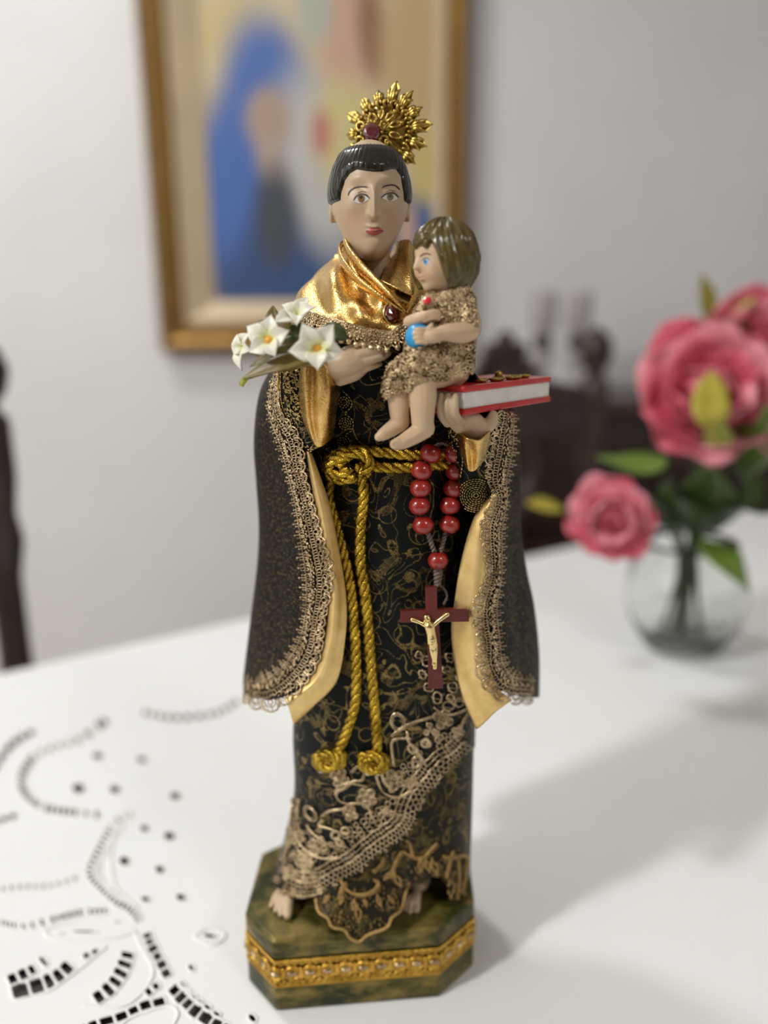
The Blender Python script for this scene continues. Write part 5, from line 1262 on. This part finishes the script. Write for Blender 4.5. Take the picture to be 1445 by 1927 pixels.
# ------------------------------------------------------------------ rosary
rosary = thing('rosary', 'one-decade rosary of red wooden beads with a dark red cross hanging from the belt', 'rosary', tuple(P(822, 850, -.034)))
LB_ = [(804, 849), (788, 881), (787, 915), (785, 948), (791, 984)]; RB_ = [(842, 849), (845, 883), (842, 917), (836, 948), (835, 983)]
robeb = allbvh(robe)
def bead_at(x, y): return cast(x, y, robeb, .0042)[0]
src = None
def one_bead(c, d, sc=1.0):
    global src
    B_ = basis(np.array(d, float), (0, 1, .2))
    if src is None:
        mb = MB(); pr = [(.0008, .0034), (.0016, .0034), (.0031, .0026), (.0041, .0008), (.0041, -.0008), (.0031, -.0026), (.0016, -.0034), (.0008, -.0034)]
        pr = catmull(pr, 20); mb.lathe(pr, (0, 0, 0), 28)
        me = bpy.data.meshes.new('bead'); me.from_pydata(mb.arr().tolist(), [], mb.F); me.shade_smooth(); me.materials.append(M['bead']); src = me
    o = bpy.data.objects.new('bead', src); COL.objects.link(o); o.parent = rosary
    mm = Matrix(B_.tolist()).to_4x4() @ Matrix.Scale(sc, 4); mm.translation = Vector(c - np.array(rosary['_o'])); o.matrix_local = mm
for col_ in (LB_, RB_):
    for k, p in enumerate(col_):
        a_ = col_[max(0, k - 1)]; b2 = col_[min(4, k + 1)]; one_bead(bead_at(*p), bead_at(*a_) - bead_at(*b2) + np.array([random.uniform(-.003, .003), 0, 0]), 1.02)
one_bead(bead_at(816, 1050), (0, 0.05, 1), 1.0)
cm = MB()
def cord(path, R=.0011, lf=.0036):
    p = np.array([cast(x[0], x[1], robeb, lf)[0] for x in resample(path, 3)]); rope_mb(cm, p, R, .0032, 2)
cord([(791, 970), (800, 1000), (811, 1035)]); cord([(835, 970), (830, 1000), (821, 1035)]); cord([(815, 1060), (816, 1075), (816, 1098)], .0016); cord([(818, 1060), (820, 1075), (817, 1095)], .0014)
cord([(804, 845), (812, 836), (823, 832), (834, 836), (842, 845)], .0007); 
for c_ in (LB_, RB_): cord(c_, .0007)
cord([(816, 1093), (803, 1105), (800, 1120), (806, 1132)], .0006, .0040); cord([(816, 1093), (828, 1105), (832, 1118), (826, 1132)], .0006, .0040)
cm.build('cord', M['cord'], rosary)
cy0 = min(bead_at(816, 1120)[1], bead_at(820, 1290)[1], cast(872, 1160, allbvh(linR), .002)[0][1]) - .0006
def slab_px(poly, y0, y1):
    a_ = [P(*q, y0) for q in poly]; off = np.array([0, y1 - y0, 0]); n = len(poly); V = a_ + [q + off for q in a_]
    return V, [list(range(n)), list(range(n, 2 * n))[::-1]] + [[i, n + i, n + (i + 1) % n, (i + 1) % n] for i in range(n)]
cpoly = [(800, 1105), (822, 1105), (823, 1147), (879, 1146), (883, 1170), (826, 1171), (834, 1296), (806, 1297), (804, 1172), (752, 1172), (754, 1150), (801, 1148)]
bm = bmesh.new(); V_, F_ = slab_px(cpoly, cy0 - .0022, cy0)
bv = [bm.verts.new(v) for v in V_]; [bm.faces.new([bv[i] for i in f]) for f in F_]; bmesh.ops.recalc_face_normals(bm, faces=bm.faces)
bmesh.ops.bevel(bm, geom=list(bm.edges), offset=.0003, segments=2, profile=.7, affect='EDGES'); bm.verts.index_update()
cross = MB().add([v.co[:] for v in bm.verts], [[v.index for v in f.verts] for f in bm.faces]).build('cross', M['cross'], rosary, False); bm.free()
yc = cy0 - .0030; cp = MB()
def Q(x, y, r, dy=0): return PR(x, y, yc + dy, r * 1.18)
cp.chain([Q(776, 1166, 4.2, .0004), Q(789, 1171, 3.4), Q(799, 1176, 4)], 8); cp.chain([Q(842, 1156, 4.2, .0004), Q(828, 1166, 3.6), Q(816, 1176, 4)], 8)
cp.chain([Q(808, 1178, 9), Q(811, 1192, 8), Q(813, 1206, 8.5), Q(814, 1214, 7.5)], 12); cp.chain([Q(811, 1212, 5.2), Q(813, 1228, 4.2, -.0006), Q(816, 1242, 3.4), Q(816, 1249, 3.8)], 8); cp.chain([Q(818, 1212, 5.2), Q(819, 1228, 4.2, -.0006), Q(819, 1242, 3.4), Q(818, 1256, 4)], 8)
cp.ball(P(805, 1165, yc - .0006), np.array([6.0, 6.0, 7.0]) * .000205, 2); cp.ball(P(803, 1161, yc - .0004), np.array([6.4, 5.6, 5.5]) * .000205, 2); cp.ball(P(799, 1168, yc - .0002), np.array([2.6, 4, 4.5]) * .000205, 1)
for k in range(3): cp.tube([P(805 , 1203 + 4 * k, yc - .0008), P(813, 1205 + 4 * k, yc - .0019), P(821, 1202 + 4 * k, yc - .0008)], .0005, 5)
fuse(cp, .00022, 1).build('corpus', M['brass'], cross)

# ------------------------------------------------------------------ lilies in the saint's hand
lily = thing('lily_spray', 'spray of cream star-shaped lilies with olive leaves held against the black cape', 'flowers', tuple(P(590, 680, -.045)))
def lily_flower(c, tips, wd, cup=.0022, dome=True, outward=(0, -1, 0), hide=()):
    c3 = P(*c); out = np.asarray(outward, float); out /= np.linalg.norm(out)
    rr = 11.5 * S(c[2], c[1])
    d_ = MB()
    if dome: d_.ball(c3 + out * .0012, rr * .92, 3)
    else: d_.ball(c3 + out * .0004, rr * .5, 2)
    fl_ = d_.build('lily_flower', M['stamen'], lily)
    for tip in tips:
        t3 = P(*tip); ax = t3 - c3; L_ = np.linalg.norm(ax); ax /= L_; sd = np.cross(ax, out); sd /= np.linalg.norm(sd); up = np.cross(sd, ax)
        if up @ out < 0: up = -up
        n, m_ = 18, 9; a_ = np.linspace(0, 1, n); ww = wd * S(c[2], c[1]) * np.where(a_ < .5, .40 + .60 * np.sin(a_ / .5 * math.pi / 2), np.cos((a_ - .5) / .5 * math.pi / 2) ** 1.15 + .015)
        g = np.zeros((n, m_, 3))
        for j, b2 in enumerate(np.linspace(-1, 1, m_)):
            ht = cup * np.sin(a_ * math.pi * .8) + .35 * ww * b2 * b2 * (1 - a_ * .3) - .0012 * a_ ** 3 - .0003 * (abs(b2) < .1) * np.sin(a_ * math.pi)
            g[:, j] = c3 + ax * (a_ * L_)[:, None] + sd * (b2 * ww)[:, None] + up * ht[:, None]
        mb = MB().grid(g); o = mb.build('petal', M['petal'], fl_)
        at_ = o.data.attributes.new('along', 'FLOAT', 'POINT'); at_.data.foreach_set('value', np.repeat(a_, m_).astype(np.float32))
        solid(o, .0006, 1)
lily_flower((597, 656, -.056), [(568, 608, -.060), (628, 610, -.059), (645, 661, -.057), (598, 697, -.060), (542, 661, -.060)], 21)
lily_flower((509, 642, -.050), [(511, 593, -.050), (545, 622, -.053), (519, 672, -.054), (470, 664, -.052), (466, 614, -.049)], 19, outward=(-.15, -1, .1))
lily_flower((560, 602, -.042), [(582, 560, -.042), (597, 580, -.045), (558, 617, -.049), (513, 613, -.048), (530, 577, -.043)], 16, .003, False, (.1, -.8, .6))
lily_flower((463, 652, -.042), [(449, 630, -.042), (474, 628, -.045), (477, 660, -.047), (458, 697, -.044), (444, 668, -.041)], 14, .0025, False, (-.7, -.7, .1))
for path, wd, mk, up in (([(598, 672, -.050), (550, 680, -.052), (505, 692, -.052), (455, 712, -.050)], .0034, 'oliveleaf', (0, -1, .7)), ([(580, 650, -.047), (545, 660, -.048), (505, 672, -.048), (470, 690, -.048)], .0030, 'oliveleaf', (0, -1, .7)),
                         ([(560, 640, -.042), (535, 625, -.042), (515, 600, -.040), (514, 575, -.038)], .0040, 'oliveleaf', (0, -1, .2)), ([(590, 640, -.044), (565, 625, -.045), (545, 615, -.045)], .0032, 'greenleaf', (0, -1, .3)), ([(600, 655, -.045), (570, 645, -.047), (530, 650, -.046), (500, 660, -.045)], .0036, 'greenleaf', (0, -1, .3)),
                         ([(600, 630, -.043), (630, 625, -.046), (655, 640, -.044)], .0034, 'greenleaf', (0, -1, .3)), ([(500, 625, -.044), (490, 612, -.043), (482, 606, -.042)], .0022, 'oliveleaf', (0, -1, .3)), ([(570, 684, -.049), (530, 690, -.051), (490, 705, -.050)], .0024, 'greenleaf', (0, -1, .7))):
    leafmb(MB(), [P(*q) for q in path], wd, up, .25, 14).build('leaf', M[mk], lily)
mb = MB()
for path in ([(600, 680, -.046), (555, 690, -.050), (500, 700, -.049), (462, 712, -.048), (454, 726, -.048)], [(598, 668, -.052), (560, 672, -.050), (520, 670, -.048)], [(600, 672, -.046), (580, 640, -.044), (562, 606, -.041)], [(570, 680, -.048), (510, 676, -.046), (468, 656, -.042)]):
    mb.tube(catmull([P(*q) for q in path], 24), .0009, 8)
mb.build('stem', M['oliveleaf'], lily)
MB().chain([PR(468, 705, -.049, 3), PR(460, 715, -.049, 5.5), PR(455, 724, -.049, 3.5)], 10).build('bud', M['budgreen'], lily)
for o in list(bpy.data.objects):
    if '_o' in o: del o['_o']
